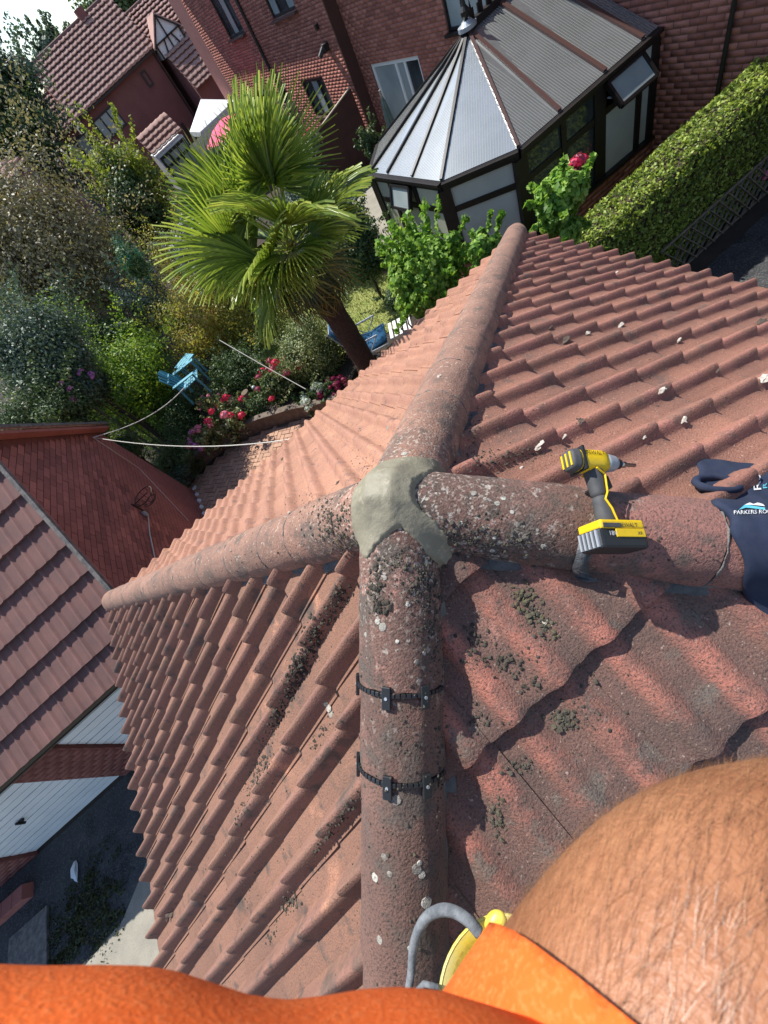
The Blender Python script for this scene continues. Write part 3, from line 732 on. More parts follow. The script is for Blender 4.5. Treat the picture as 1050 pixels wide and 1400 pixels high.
MB().box((XF - .09, 16.6, -1.55), (.09, .12, .09)).tube([(XF - .1, 16.6, -1.5), (XF - .32, 16.7, -1.66)], .07, 8).build('wall_lamp', M_DWOOD, house)
MB().box((XF - .05, 16.7, -1.1), (.05, .06, .06)).build('vent', M_DWOOD, house)
rf = MB(); rf.prism([(XF - .5, -4.4, ZT), (XF - .5, YE + .4, ZT), (10.8, YE + .4, ZT + 2), (10.8, -4.4, ZT + 2)], (0, 0, .12)); rf.build('roof', M_HTILE, house)
MB().bar((XF - .52, -4.4, ZT), (XF - .52, YE + .4, ZT), .12, .1).build('gutter', M_DWOOD, house)
for yy in (3.1, ):
    pass
MB().tube([(XN - .05, 4.55, ZT), (XN - .05, 4.55, G)], .035, 8).build('cable_conduit', M_DWOOD, house)

# brown garden fence panel standing out from the house
fe = thing('fence_panel', 'plain brown fence panel with sloping light top edge by the kitchen window', 'fence', (7.3, 16.05, G))
fx = np.linspace(5.2, 8.20, 21)
for i in range(20):
    za = np.interp(fx[i], [5.2, 6.4, 8.25], [-2.95, -2.88, -2.58]); zb = np.interp(fx[i + 1], [5.2, 6.4, 8.25], [-2.95, -2.88, -2.58])
    MB().prism([(fx[i] + .002, 16.02, G), (fx[i + 1] - .002, 16.02, G), (fx[i + 1] - .002, 16.02, zb), (fx[i] + .002, 16.02, za)], (0, .03 + .008 * (i % 2), 0)).build('board', M_BWOOD, fe)
MB().bar((5.2, 16.05, -2.93), (6.4, 16.05, -2.86), .08, .03).bar((6.4, 16.05, -2.86), (8.2, 16.05, -2.56), .08, .03).build('capping', M_PALEW, fe)

# ================================================================ CONSERVATORY
ZE = -2.50; FLZ = -4.06
EV = [np.array(p) for p in ((8.62, 10.45, ZE), (5.66, 10.42, ZE), (4.70, 9.42, ZE), (4.72, 6.84, ZE), (5.66, 5.86, ZE), (8.62, 5.72, ZE))]
AP = ony(640, 42, 8.14); RE = np.array([8.62, 8.14, AP[2]])
cons = thing('conservatory', 'dark framed conservatory with a fan of ribbed translucent roof panels and black finial', 'conservatory', (6.6, 8.14, G))
def rib_panel(a, b, c, d):
    """roof panel: eave a-b, top d-c ; ribs run up the slope"""
    n = nrm(np.cross(b - a, lerp(c, d, .5) - lerp(a, b, .5))); n = n if n[2] > 0 else -n
    mb = MB(); P_ = [a, b, c, d] if np.linalg.norm(c - d) > 1e-3 else [a, b, c]
    pn = mb.prism([p - n * .012 for p in P_], n * .024).build('roof_panel', M_POLY, cons)
    L = np.linalg.norm(b - a); e = (b - a) / L; N_ = max(3, int(L / .045)); rb = MB()
    mid = lerp(c, d, .5); up = mid - lerp(a, b, .5); up = up - e * (up @ e); up = nrm(up)
    Hh = (mid - a) @ up
    def sidex(t, p, q):  # u of edge at height t
        r = lerp(p, q, t); return (r - a) @ e
    for i in range(1, N_):
        u = L * i / N_; tl, tr_ = 1., 1.
        ul, ur = (d - a) @ e, (c - a) @ e
        if ul > u: tl = u / ul if ul > 1e-6 else 1
        if ur < u: tr_ = (L - u) / (L - ur) if L - ur > 1e-6 else 1
        t = max(0, min(1, tl, tr_)) * .985
        if t < .03: continue
        p0 = a + e * u + n * .013; p1 = p0 + up * Hh * t
        rb.V += [p0 - e * .006, p0 + e * .006, p1 + e * .006, p1 - e * .006]; k = len(rb.V) - 4; rb.F.append((k, k + 1, k + 2, k + 3)); rb.T.append(.5)
    for v in range(len(rb.V)): rb.V[v] = rb.V[v] + n * .0008
    rb.build('panel_rib', M_POLYR, pn, kind='stuff')
def gbar(a, b, m=None, wd=.055, ht=.05): MB().bar(np.asarray(a) + (0, 0, .03), np.asarray(b) + (0, 0, .03), wd, ht).build('glazing_bar', m or M_DWOOD, cons)
# far side, far chamfer, front (3), near chamfer, near side
A3, B3 = EV[2], EV[3]
f1, f2 = lerp(A3, B3, .27), lerp(A3, B3, .63)
segs = [(EV[1], EV[2]), (A3, f1), (f1, f2), (f2, B3), (B3, EV[4])]
for a, b in segs: rib_panel(b, a, AP, AP)
for a in (EV[1], A3, f1, f2, B3): gbar(a, AP)
gbar(EV[4], AP, M_GBAR)
n1 = [ony(px, py, 5.78) for px, py in ((767, 142), (827, 88), (889, 38))]
xs = [q[0] for q in n1]; xs = [min(8.3, x) for x in xs]
def sp(x, y): return np.array([x, y, ZE])
e1, e2, e3 = (np.array([x, 5.86 - .14 * (x - 5.66) / 2.96, ZE]) for x in xs)
rib_panel(EV[4], e1, AP, AP)
r1_ = lerp(AP, RE, .42); r2_ = lerp(AP, RE, .86)
rib_panel(e1, e2, r1_, AP); rib_panel(e2, e3, r2_, r1_); rib_panel(e3, EV[5], RE, r2_)
gbar(e1, AP, M_GBAR, .07); gbar(e2, r1_, M_GBAR, .08); gbar(e3, r2_, M_GBAR, .08)
rib_panel(EV[0], EV[1], AP, RE)
gbar(AP, RE, M_DWOOD, .16, .12)
# crest and finial
mb = MB().tube([AP + (0, 0, .03), AP + (0, 0, .09)], .17, 16).tube([AP + (0, 0, .09), AP + (0, 0, .14)], [.13, .08], 16)
mb.build('ridge_boss', M_LGREY, cons)
fn = MB().tube([AP + (0, 0, z) for z in (.14, .2, .26, .32, .4, .46, .55, .68)], [.035, .07, .08, .04, .03, .055, .03, .006], 12)
fn.build('finial', M_DWOOD, cons)
for k in range(8): MB().box(lerp(AP, RE, (k + .6) / 8.5) + (0, 0, .15), (.055, .015, .07)).tube([lerp(AP, RE, (k + .6) / 8.5) + (0, 0, .2), lerp(AP, RE, (k + .6) / 8.5) + (0, 0, .33)], [.03, .004], 6).build('ridge_crest', M_DWOOD, cons)
# eave beam, gutter, posts, transoms, panes, dwarf wall
for i in range(5):
    a, b = EV[i], EV[i + 1]; d_ = nrm(b - a)
    out = nrm(np.cross(d_, (0, 0, 1.)));
    if out @ (lerp(a, b, .5) - np.array([6.8, 8.14, ZE])) < 0: out = -out
    MB().bar(a - (0, 0, .07), b - (0, 0, .07), .10, .14).build('eave_beam', M_DWOOD, cons)
    MB().bar(a + out * .07 - (0, 0, .03), b + out * .07 - (0, 0, .03), .09, .055).build('gutter', M_DWOOD, cons)
    L = np.linalg.norm(b - a)
    mb = MB(); mb.box(lerp(a, b, .5) * (1, 1, 0) + (0, 0, (G + FLZ) / 2), (L / 2, .09, (FLZ - G) / 2), [d_, out, (0, 0, 1)]); mb.build('dwarf_wall', M_JOINT, cons)
    a0 = a * (1, 1, 0) + (0, 0, G) + out * .09
    if i >= 2: bricks(a0, d_, out, L, FLZ - G, [], 'brick', M_BRICK, cons)
    MB().bar(a * (1, 1, 0) + out * .03 + (0, 0, FLZ + .03), b * (1, 1, 0) + out * .03 + (0, 0, FLZ + .03), .20, .05).build('sill', M_DWOOD, cons)
    if i == 4:
        px_ = [(770, 170), (818, 140), (870, 105), (921, 65)]; tt = [0] + [(ony(x, y, 5.78)[0] - a[0]) / (b[0] - a[0]) for x, y in px_]; tt[-1] = min(tt[-1], 1.)
    else: tt = {0: [0, .33, .66, 1], 1: [0, 1], 2: [0, .27, .63, 1], 3: [0, 1]}[i]
    zt = ZE - .14; ztr = ZE - .52
    for k, t in enumerate(tt):
        wd = .25 if (i in (2, 3, 4) and k in (0, len(tt) - 1)) or (i == 4 and k == 2) else .11
        if i < 4 and k == len(tt) - 1: continue
        MB().box(lerp(a, b, t) * (1, 1, 0) + (0, 0, (FLZ + zt) / 2 + .02), (wd / 2, .05, (zt - FLZ) / 2 - .02), [d_, out, (0, 0, 1)]).build('post', M_DWOOD, cons)
    MB().bar(lerp(a, b, tt[0]) * (1, 1, 0) + (0, 0, ztr), lerp(a, b, tt[-1]) * (1, 1, 0) + (0, 0, ztr), .07, .10).build('transom', M_DWOOD, cons)
    for k in range(len(tt) - 1):
        p, q_ = lerp(a, b, tt[k]), lerp(a, b, tt[k + 1]); gm = {2: M_BLIND, 3: M_BLINDG, 0: M_GLASS, 1: M_GLASS}.get(i, M_GLASSP)
        if i == 4: gm = [M_GLASS, M_GLASS, M_BLINDG, M_BLINDG][k]
        for z0, z1 in ((FLZ + .05, ztr - .03), (ztr + .03, zt)):
            if i == 4 and k == 2 and z0 > ztr: continue
            MB().prism([p * (1, 1, 0) + (0, 0, z0), q_ * (1, 1, 0) + (0, 0, z0), q_ * (1, 1, 0) + (0, 0, z1), p * (1, 1, 0) + (0, 0, z1)], out * .012).build('pane', gm, cons)
    if i == 4: TS = tt
# open top-hung window on the near side, small vent on the front
def vent(a, b, outv, swing, drop):
    a = np.asarray(a); b = np.asarray(b); c = b + outv * swing - np.array([0, 0, drop]); d = a + outv * swing - np.array([0, 0, drop])
    mb = MB(); nn = nrm(np.cross(b - a, d - a))
    for p, q_ in ((a, b), (b, c), (c, d), (d, a)): mb.bar(p, q_, .05, .085, up=nn)
    o = mb.build('open_window', M_DWOOD, cons)
    mb = MB(); mb.prism([lerp(p, (a + b + c + d) / 4, .06) - nn * .008 for p in (a, b, c, d)], nn * .016); mb.build('pane', M_GLASSP, o)
    MB().bar(lerp(a, d, .6), lerp(a, d, .6) - outv * swing * .55, .02, .02).bar(lerp(b, c, .6), lerp(b, c, .6) - outv * swing * .55, .02, .02).build('stay', M_LGREY, o)
a_, b_e = EV[4], EV[5]
va = lerp(a_, b_e, TS[2] + .03); vb = lerp(a_, b_e, TS[3] - .02)
vent(va - (0, .09, .12), vb - (0, .09, .12), np.array([0, -1., 0]), .30, .30)
vent(lerp(A3, B3, .33) - (.08, 0, .13), lerp(A3, B3, .60) - (.08, 0, .13), np.array([-1., 0, 0]), .14, .36)

# ================================================================ LEFT GARAGE
LX, LY0, LZ0, LP = -3.26, 2.79, -2.40, .77
LRY, LRZ = 5.55, LZ0 + .77 * (5.55 - 2.79); LYE = 8.42; LP2 = .70
lg = thing('garage', 'neighbouring garage with brown wave tiled roof, brick gable and two white doors', 'garage', (-6, 5.5, G))
gWX = LX - .14
gb = MB(); gy0, gy1 = 3.19, LYE - .2
def gz(y): return min(LZ0 + LP * (y - LY0), LRZ - LP2 * (y - LRY)) - .06
gb.prism([(gWX - .12, gy0, G), (gWX - .12, gy1, G), (gWX - .12, gy1, gz(gy1)), (gWX - .12, LRY, gz(LRY)), (gWX - .12, gy0, gz(gy0))], (.12, 0, 0))
gb.build('gable_wall', M_JOINTD, lg)
# gable bricks: every brick of the nearest 300 in view its own part
O_ = np.array([gWX, gy0, G]); cells = []
for a, b, z0, z1 in brick_cells(gy1 - gy0, 5, []):
    yc, zc = gy0 + (a + b) / 2, G + (z0 + z1) / 2
    if G + z1 > gz(gy0 + a) - .02 or G + z1 > gz(gy0 + b) - .02: continue
    if b - a < BL * .6: cells.append((99, a, b, z0, z1)); continue
    q = proj((gWX, yc, zc)); v = -10 < q[0] < 270 and 560 < q[1] < 830 and yc > 4.2
    cells.append((q[2] if v else 50 + q[2], a, b, z0, z1))
cells.sort(key=lambda c: c[0])
mbb = MB().box((0, 0, 0), (.009, BL / 2 - .005, BC / 2 - .005)); t_ = mbb.build('brick', M_BRICKO, None); me_b = t_.data; bpy.data.objects.remove(t_)
for c in cells[:300]:
    o = bpy.data.objects.new('brick', me_b); COL.objects.link(o); o.parent = lg; o.matrix_parent_inverse = Matrix.Translation(-lg.location)
    o.location = (gWX + random.uniform(.001, .005), gy0 + (c[1] + c[2]) / 2, G + (c[3] + c[4]) / 2)
rest = MB()
for c in cells[300:]: rest.box((gWX + .003, gy0 + (c[1] + c[2]) / 2, G + (c[3] + c[4]) / 2), (.009, (c[2] - c[1]) / 2 - .005, BC / 2 - .005))
rest.build('brick', M_BRICKO, lg, kind='stuff')
# front wall with door openings, doors of horizontal ribs
d1 = (-5.86, -3.62); d2 = (-8.75, -6.62); DZ = -2.62
mb = MB(); holed(mb, (-11.5, 3.19, G), (1, 0, 0), (0, -1, 0), 11.5 + gWX, LZ0 + .1 - G, [(11.5 + d1[0], 11.5 + d1[1], 0, DZ - G), (11.5 + d2[0], 11.5 + d2[1], 0, DZ - G)], .2)
mb.build('front_wall', M_JOINTD, lg)
bricks((-11.5, 3.19, G), (1, 0, 0), (0, -1, 0), 11.5 + gWX, LZ0 + .1 - G, [(11.5 + d1[0], 11.5 + d1[1], 0, DZ - G), (11.5 + d2[0], 11.5 + d2[1], 0, DZ - G)], 'brick', M_BRICKO, lg)
for dd in (d1, d2):
    bk = MB().box(((dd[0] + dd[1]) / 2, 3.30, (G + DZ) / 2 + .01), ((dd[1] - dd[0]) / 2, .02, (DZ - G) / 2 - .01)); dr = bk.build('garage_door', M_GDOOR, lg)
    nz = 15; hz = (DZ - G - .04) / nz
    for k in range(nz):
        MB().box(((dd[0] + dd[1]) / 2, 3.262, G + .03 + hz * (k + .5)), ((dd[1] - dd[0]) / 2 - .01, .012 + (.004 if k % 3 else 0), hz / 2 - .008)).build('door_panel', M_GDOOR, dr)
    hx_ = (dd[0] + dd[1]) / 2
    MB().box((hx_, 3.225, G + .95), (.05, .02, .02)).box((hx_, 3.2, G + .95), (.015, .015, .07)).build('handle', M_DWOOD, dr)
MB().bar((-11.5, LY0 - .02, LZ0 - .03), (LX + .02, LY0 - .02, LZ0 - .03), .09, .06).build('gutter', M_DWOOD, lg)
MB().box((-7.4, LY0 + .06, LZ0 - .10), (4.1, .012, .09)).build('fascia', M_BWOOD, lg)
MB().box((-7.4, 3.0, LZ0 - .17), (4.1, .19, .01)).build('soffit', M_DWOOD, lg)
# roof: tiles of the near slope are parts; verge strip; far slope one sheet of geometry
mb = MB(); zf_ = LRZ - LP2 * (LYE + .1 - LRY); mb.prism([(LX - .01, LY0, LZ0 - .02), (LX - .01, LRY, LRZ - .02), (LX - .01, LRY, LRZ - .05), (LX - .01, LY0, LZ0 - .05)], (-8.2, 0, 0)).prism([(LX - .01, LRY, LRZ - .02), (LX - .01, LYE + .1, zf_ - .02), (LX - .01, LYE + .1, zf_ - .05), (LX - .01, LRY, LRZ - .05)], (-8.2, 0, 0)); mb.build('roof_deck', M_LTILE, lg)
def ltile(jit):  # low double wave
    us = [-.02 + .38 * k / 24 for k in range(25)]; V = []; C = []; vs = [-.03, .1, .25, .36, .405, .415]; nu = len(us)
    for v in vs:
        f = max(0, v / .415)
        for u in us:
            h = .022 * (max(0, math.cos((u - .06) * 2 * math.pi / .18)) ** 3); V.append((u, v + jit * .003 * math.sin(u * 20), h + .006 + .055 * f)); C.append(min(1, h / .012))
    F = []
    for i in range(len(vs) - 1):
        for j in range(nu - 1): a = i * nu + j; F.append((a, a + 1, a + nu + 1, a + nu)[::-1])
    n = len(V)
    for j in range(nu): a = V[(len(vs) - 1) * nu + j]; V.append((a[0], a[1] - .003, a[2] - .038)); C.append(0)
    for j in range(nu - 1): F.append(((len(vs) - 1) * nu + j, (len(vs) - 1) * nu + j + 1, n + j + 1, n + j)[::-1])
    return V, F, C
lmes = [make_me('roof_tile', *ltile(j), M_LTILE) for j in (.3, -.5, 1.)]
dn = nrm([0, -1, -LP]); av = np.array([1., 0, 0]); upv = np.cross(av, dn); upv = upv if upv[2] > 0 else -upv
gl = .415; nr = int(math.hypot(LRY - LY0, LRZ - LZ0) / gl) + 1; spare = []
for r in range(nr):
    for k in range(0, 22):
        top = np.array([LX - .36 * (k + 1) - .0, LY0, LZ0]) - dn * (gl * (r + 1) - .05)
        if k == 0: pass
        if top[1] > LRY + .15: continue
        Mx = Matrix([[av[i], dn[i], upv[i], top[i]] for i in range(3)] + [[0, 0, 0, 1]]) @ Matrix.Rotation(random.uniform(-.004, .004), 4, 'X')
        q = proj(top + dn * .2); o = bpy.data.objects.new('roof_tile', random.choice(lmes)); COL.objects.link(o); o.parent = lg; o.matrix_basis = Matrix.Translation(-lg.location) @ Mx
        if not (-50 < q[0] < 300 and q[1] < 1200 and q[2] > 0): spare.append(o)
V = []; F = []; C = []
for o in spare:
    b0_ = len(V); V += [tuple(o.matrix_basis @ v.co) for v in o.data.vertices]; F += [tuple(b0_ + i for i in p.vertices) for p in o.data.polygons]; C += [a.value for a in o.data.attributes['crest'].data]; bpy.data.objects.remove(o)
o = bpy.data.objects.new('roof_tile', make_me('roof_tile', V, F, C, M_LTILE)); COL.objects.link(o); o.parent = lg; o['kind'] = 'stuff'
vg = MB()
vg.bar((LX + .03, LY0 - .02, LZ0 + .045), (LX + .03, LRY, LRZ + .045), .055, .05).bar((LX + .03, LRY, LRZ + .045), (LX + .03, LYE + .1, LRZ - LP2 * (LYE + .1 - LRY) + .045), .055, .05)
vg.build('verge_strip', M_MORT, lg)
vb_ = MB(); vb_.bar((LX - .05, LY0, LZ0 - .05), (LX - .05, LRY, LRZ - .05), .14, .05).bar((LX - .05, LRY, LRZ - .05), (LX - .05, LYE, LRZ - LP2 * (LYE - LRY) - .05), .14, .05); vb_.build('brick_corbel', M_BRICKO, lg)
MB().tube([(LX + .05, LRY, LRZ + .07), (-11.4, LRY, LRZ + .07)], .1, 10).build('ridge_tile', M_LTILE, lg)

# wire hanging basket frame on the gable, cable, clothes lines
bp_ = onx(181, 690, gWX + .02)
hb = thing('hanging_basket', 'empty rusty wire hanging basket on a bracket on the red brick gable wall', 'hanging basket', bp_)
cx_ = bp_ + np.array([.24, 0, -.02]); mb = MB()
mb.tube([cx_ + np.array([.2 * math.cos(a), .2 * math.sin(a), 0]) for a in np.linspace(0, 2 * math.pi, 25)], .009, 6)
mb.tube([cx_ + np.array([.12 * math.cos(a), .12 * math.sin(a), -.15]) for a in np.linspace(0, 2 * math.pi, 21)], .006, 6)
for a in np.linspace(0, 2 * math.pi, 11)[:-1]: mb.tube([cx_ + np.array([.2 * math.cos(a) * k, .2 * math.sin(a) * k, -math.sqrt(max(0, 1 - k * k)) * .19]) for k in (1, .85, .6, .3, 0)], .005, 5)
mb.build('wire_bowl', M_RUST, hb)
MB().bar(bp_ + (0, 0, -.3), bp_ + (0, 0, .02), .03, .02).tube([bp_ + (0, 0, -.02), cx_ + (.1, 0, 0)], .01, 6).build('bracket', M_RUST, hb)
dc = onx(198, 703, gWX + .03)
mb = MB().tube([dc, dc + (.03, 0, 0)], .06, 16); tag(mb.build('wall_disc', M_LGREY), 'small white round fitting on the brick gable below the wire basket', 'fitting')
def wire(name, pts, r, m, label, sag=0., cat='cord'):
    P_ = []
    for i in range(len(pts) - 1):
        for k in range(12):
            t = k / 12; p = lerp(pts[i], pts[i + 1], t); P_.append(p - np.array([0, 0, sag * 4 * t * (1 - t)]))
    P_.append(np.asarray(pts[-1])); o = MB().tube(P_, r, 6).build(name, m); return tag(o, label, cat)
wA = onx(127, 598, gWX + .08)
wB = ony(418, 617, S + .02); wB[2] = max(wB[2], -PT * S - .02)
wire('washing_line', [wA, wB], .0075, M_WIRE, 'long white cord hanging from the brick gable to the tiled eave', .22)
wC = atd(252, 530, 8.6); wD = atd(330, 470, 8.6)
wire('washing_line', [wA, wC], .008, M_WIRE, 'white cord rising from the brick gable past the round green shrub', .16)
wire('washing_line', [atd(300, 465, 8.2), atd(418, 532, 6.6)], .008, M_WIRE, 'thin pale cord in front of the dull pink flower bush', .02)
wire('wall_cable', [dc + (.02, 0, -.05), onx(205, 730, gWX + .025), onx(212, 764, gWX + .025)], .009, M_WIRE, 'pale cable running down the brick gable from the round fitting', 0, 'cable')
wire('wall_cable', [wA, onx(190, 640, gWX + .03), onx(258, 712, gWX + .03)], .006, M_WIRE, 'thin cable slanting across the brick gable to its lower corner', 0, 'cable')

# ================================================================ HOUSES BEYOND THE GARDENS
def tiled_slope(name, A, U, Dn, Wd, L, m, parent, tw=.40, g=.44, amp=.05):
    """stepped, rolled tile geometry: A top corner, U along the ridge, Dn down the slope"""
    A = np.asarray(A, float); U = np.asarray(U, float); Dn = np.asarray(Dn, float); N = np.cross(U, Dn); N = N if N[2] > 0 else -N
    nu = int(Wd / tw * 6) + 1; us = np.linspace(0, Wd, nu); V = []; F = []; nrow = int(math.ceil(L / g))
    hs = [amp * max(0, math.cos(u / tw * 2 * math.pi)) ** 2 for u in us]
    F = []; k0 = 0
    for r in range(nrow):
        v0, v1 = r * g, min(L, (r + 1) * g); rows = ((v0 - .12, .0), (v1 - .02, .145), (v1, .13), (v1 - .01, .085), (v1 - .10, .08))
        for v, z in rows:
            for u, h in zip(us, hs): V.append(A + U * u + Dn * v + N * (z + h * (.6 + z * 4)))
        idx = k0 + np.arange(len(rows) * nu).reshape(len(rows), nu); k0 += len(rows) * nu
        F.append(np.stack([idx[:-1, :-1], idx[:-1, 1:], idx[1:, 1:], idx[1:, :-1]], -1).reshape(-1, 4))
    V = np.array(V); F = np.concatenate(F)
    return fast(name, V, F, m, parent, kind='stuff')
def gabled(label, x0, x1, yf, depth, ze, pitch, m, wallm, dcol=None, over=.25):
    """house with its ridge along X, eave towards the camera"""
    o = thing('house', label, 'house', ((x0 + x1) / 2, yf + depth / 2, G)); yr = yf + depth / 2; zr = ze + pitch * depth / 2
    mb = MB(); mb.prism([(x0 + over, yf, G), (x0 + over, yf + depth, G), (x0 + over, yf + depth, ze), (x0 + over, yr, zr - .15), (x0 + over, yf, ze)], (x1 - x0 - 2 * over, 0, 0)); mb.build('wall', wallm, o)
    dn = nrm([0, -1, -pitch]); L = math.hypot(depth / 2 + .3, (depth / 2 + .3) * pitch)
    tiled_slope('roof', (x0, yr, zr), (1, 0, 0), dn, x1 - x0, L, m, o)
    mb = MB().prism([(x0, yr, zr), (x0, yf + depth + .3, ze - .3 * pitch), (x0, yf + depth + .3, ze - .3 * pitch + .1), (x0, yr, zr + .1)], (x1 - x0, 0, 0)); mb.build('rear_roof', m, o)
    MB().tube([(x0, yr, zr + .04), (x1, yr, zr + .04)], .13, 8).build('ridge_tile', M_LTILE, o)
    MB().bar((x0, yf - .34, ze - .2), (x1, yf - .34, ze - .2), .12, .1).build('gutter', M_DWOOD, o)
    for x in (x0 + .03, x1 - .03): MB().bar((x, yf - .3, ze - .3 * pitch - .02), (x, yr, zr - .02), .06, .16).build('barge_board', M_BWOOD, o)
    return o
h1 = gabled('brick house with wide pale tiled roof and a three pane upstairs window', 1.70, 9.02, 42.25, 8.4, .50, .66, M_HTILE, M_HBRICK)
def hwin(par, px0, px1, yf, cols, gm, fm=M_DWOOD, rows=None):
    a = ony(*px0, yf); b = ony(*px1, yf); w_ = b[0] - a[0]; h_ = a[2] - b[2]
    return window(par, (a[0], yf, b[2]), (1, 0, 0), (0, -1, 0), w_, h_, cols=cols, gm=gm, inset=-.05, fw=.11, fm=fm, rows=rows)
hwin(h1, (125, 167), (174, 170), 42.25, 3, M_GLASSP)
hwin(h1, (191, 100), (211, 115), 42.25, 1, M_HBRICK)
hwin(h1, (246, 170), (262, 186), 42.25, 2, M_GLASS)
MB().tube([(8.62, 42.1, .3), (8.62, 42.1, G)], .06, 6).build('downpipe', M_DWOOD, h1)
MB().box((1.75, 46.4, 3.5), (.25, .25, .35)).build('chimney', M_HBRICK, h1)
MB().box((6.8, 46.4, 3.4), (.3, .25, .3)).build('chimney', M_HBRICK, h1)
h2 = gabled('lower tiled wing with black and white windows at the left end of the brick house', -.5, 1.70, 43.6, 5.0, .42, .62, M_HTILE, M_HBRICK)
window(h2, (-.2, 43.6, -1.7), (1, 0, 0), (0, -1, 0), 1.9, 1.5, cols=2, gm=M_GLASSP, inset=-.05, fw=.16)
window(h2, (-.2, 43.6, -3.6), (1, 0, 0), (0, -1, 0), 1.9, 1.3, cols=2, gm=M_GLASSP, inset=-.05, fw=.16)
h3 = gabled('brick house with a timbered white dormer and long lower roof', 9.05, 14.5, 42.6, 6.2, .55, .50, M_HTILE, M_HBRICK)
# dormer
dm = [ony(206, 30, 41.6), ony(206, 50, 41.6), ony(240, 35, 41.6)]
xL, xR = 8.95, 10.9; zE_, zA = .35, 1.25; xm = (xL + xR) / 2
mb = MB().prism([(xL, 41.6, -.3), (xR, 41.6, -.3), (xR, 41.6, zE_), (xm, 41.6, zA), (xL, 41.6, zE_)], (0, 1.6, 0)); dor = mb.build('dormer', M_WHITE, h3)
tb = MB()
for a, b in (((xL - .1, zE_ - .05), (xm, zA + .05)), ((xm, zA + .05), (xR + .1, zE_ - .05)), ((xL, zE_), (xR, zE_)), ((xm, -.3), (xm, zA)), ((xL, -.3), (xL, zE_)), ((xR, -.3), (xR, zE_)), ((xL + .4, -.3), (xm - .3, zE_)), ((xR - .4, -.3), (xm + .3, zE_))):
    tb.bar((a[0], 41.56, a[1]), (b[0], 41.56, b[1]), .08, .16, up=(0, 1, 0))
tb.build('timber', M_DWOOD, dor)
MB().prism([(xL - .2, 41.5, zE_ - .1), (xm, 41.5, zA + .1), (xm, 41.5, zA + .2), (xL - .2, 41.5, zE_)], (0, 2.5, 0)).prism([(xR + .2, 41.5, zE_ - .1), (xm, 41.5, zA + .1), (xm, 41.5, zA + .2), (xR + .2, 41.5, zE_)], (0, 2.5, 0)).build('dormer_roof', M_HTILE, dor)
# catslide roof in front of it, down to a porch
cat = thing('house_extension', 'narrow tiled catslide roof running down beside the brick house wall', 'extension', (10.2, 40, G))
tiled_slope('roof', (9.1, 42.4, .35), (1, 0, 0), nrm([0, -1, -.72]), 2.2, 4.3, M_HTILE2, cat)
MB().prism([(9.2, 39.4, G), (9.2, 42.5, G), (9.2, 42.5, .1), (9.2, 39.4, -2.1)], (2.0, 0, 0)).build('wall', M_HBRICK, cat)
# dark brick block between the houses and the big wall
nb = thing('house', 'tall dark brick side wall in shade behind the near brick house', 'house', (9.4, 31, G))
MB().box((11.65, 31.2, (G + 3.2) / 2), (2.72, 1.9, (3.2 - G) / 2)).build('wall', M_HBRICK, nb)
# small tiled conservatory, grey felt shed, parasols, gazebo
c2 = thing('garden_room', 'small garden room with pale tiled roof and white framed glass gable', 'garden room', (4.6, 35, G))
cz = -2.35
tiled_slope('roof', (3.55, 35.2, -1.62), (1, 0, 0), nrm([0, -1, -.55]), 2.3, 1.9, M_HTILE2, c2)
MB().prism([(3.7, 33.6, G), (5.7, 33.6, G), (5.7, 33.6, -2.6), (3.7, 33.6, -2.6)], (0, 2.6, 0)).build('wall', M_UPVC, c2)
window(c2, (5.72, 33.6, -4.5), (0, 1, 0), (1, 0, 0), 2.4, 1.8, cols=3, gm=M_GLASSP, inset=-.04, fw=.14, rows=[.7])
window(c2, (3.75, 33.58, -4.5), (1, 0, 0), (0, -1, 0), 1.9, 1.8, cols=3, gm=M_GLASSP, inset=-.04, fw=.14, rows=[.7])
sh = thing('shed', 'garden shed with grey felt roof against the end of the brick house', 'shed', (6.5, 27, G))
a_ = ony(257, 190, 26.4); b__ = ony(333, 118, 27.2)
ze_, zr_ = a_[2] - .75, a_[2] - .42
MB().prism([(a_[0], 26.2, ze_ - .35), (a_[0], 27.3, zr_), (a_[0], 28.4, ze_ - .35), (a_[0], 28.4, ze_ - .25), (a_[0], 27.3, zr_ + .1), (a_[0], 26.2, ze_ - .25)], (8.1 - a_[0], 0, 0)).build('roof', M_SHED, sh)
MB().box(((a_[0] + 8.1) / 2, 27.3, (G + ze_ - .3) / 2), ((8.1 - a_[0]) / 2 - .1, .95, (ze_ - .3 - G) / 2)).build('wall', M_FENCE, sh)
def parasol(px, y, r, m, label, drop=.45, n=8, open_=True, hgt=None):
    c = ony(*px, y); o = thing('parasol', label, 'parasol', (c[0], c[1], G)); mb = MB(); top = np.array([c[0], c[1], c[2]])
    mb.V.append(top); rr = [(.5, -.35 * drop), (1, -drop)] if open_ else [(.25, -.2), (.55, -.9), (.62, -1.35), (.4, -1.6)]
    for q, (k, dz) in enumerate(rr):
        for i in range(n * 2):
            a = math.pi * i / n; s_ = r * k * (1 if i % 2 == 0 else (.97 if open_ else .62)); mb.V.append(top + np.array([math.cos(a) * s_, math.sin(a) * s_, dz - (0 if i % 2 == 0 else (.02 if not open_ else -.03))]))
    for i in range(2 * n):
        j = (i + 1) % (2 * n); mb.F.append((0, 1 + i, 1 + j)); mb.T.append(.5)
        for q in range(len(rr) - 1): mb.F.append((1 + q * 2 * n + i, 1 + (q + 1) * 2 * n + i, 1 + (q + 1) * 2 * n + j, 1 + q * 2 * n + j)); mb.T.append(.5)
    mb.build('canopy', m, o); MB().tube([(c[0], c[1], G), top + (0, 0, .06)], .03, 8).build('pole', M_PALEW, o); return o
parasol((302, 163), 24.5, 1.25, M_PINK, 'open bright pink parasol in front of the grey shed roof')
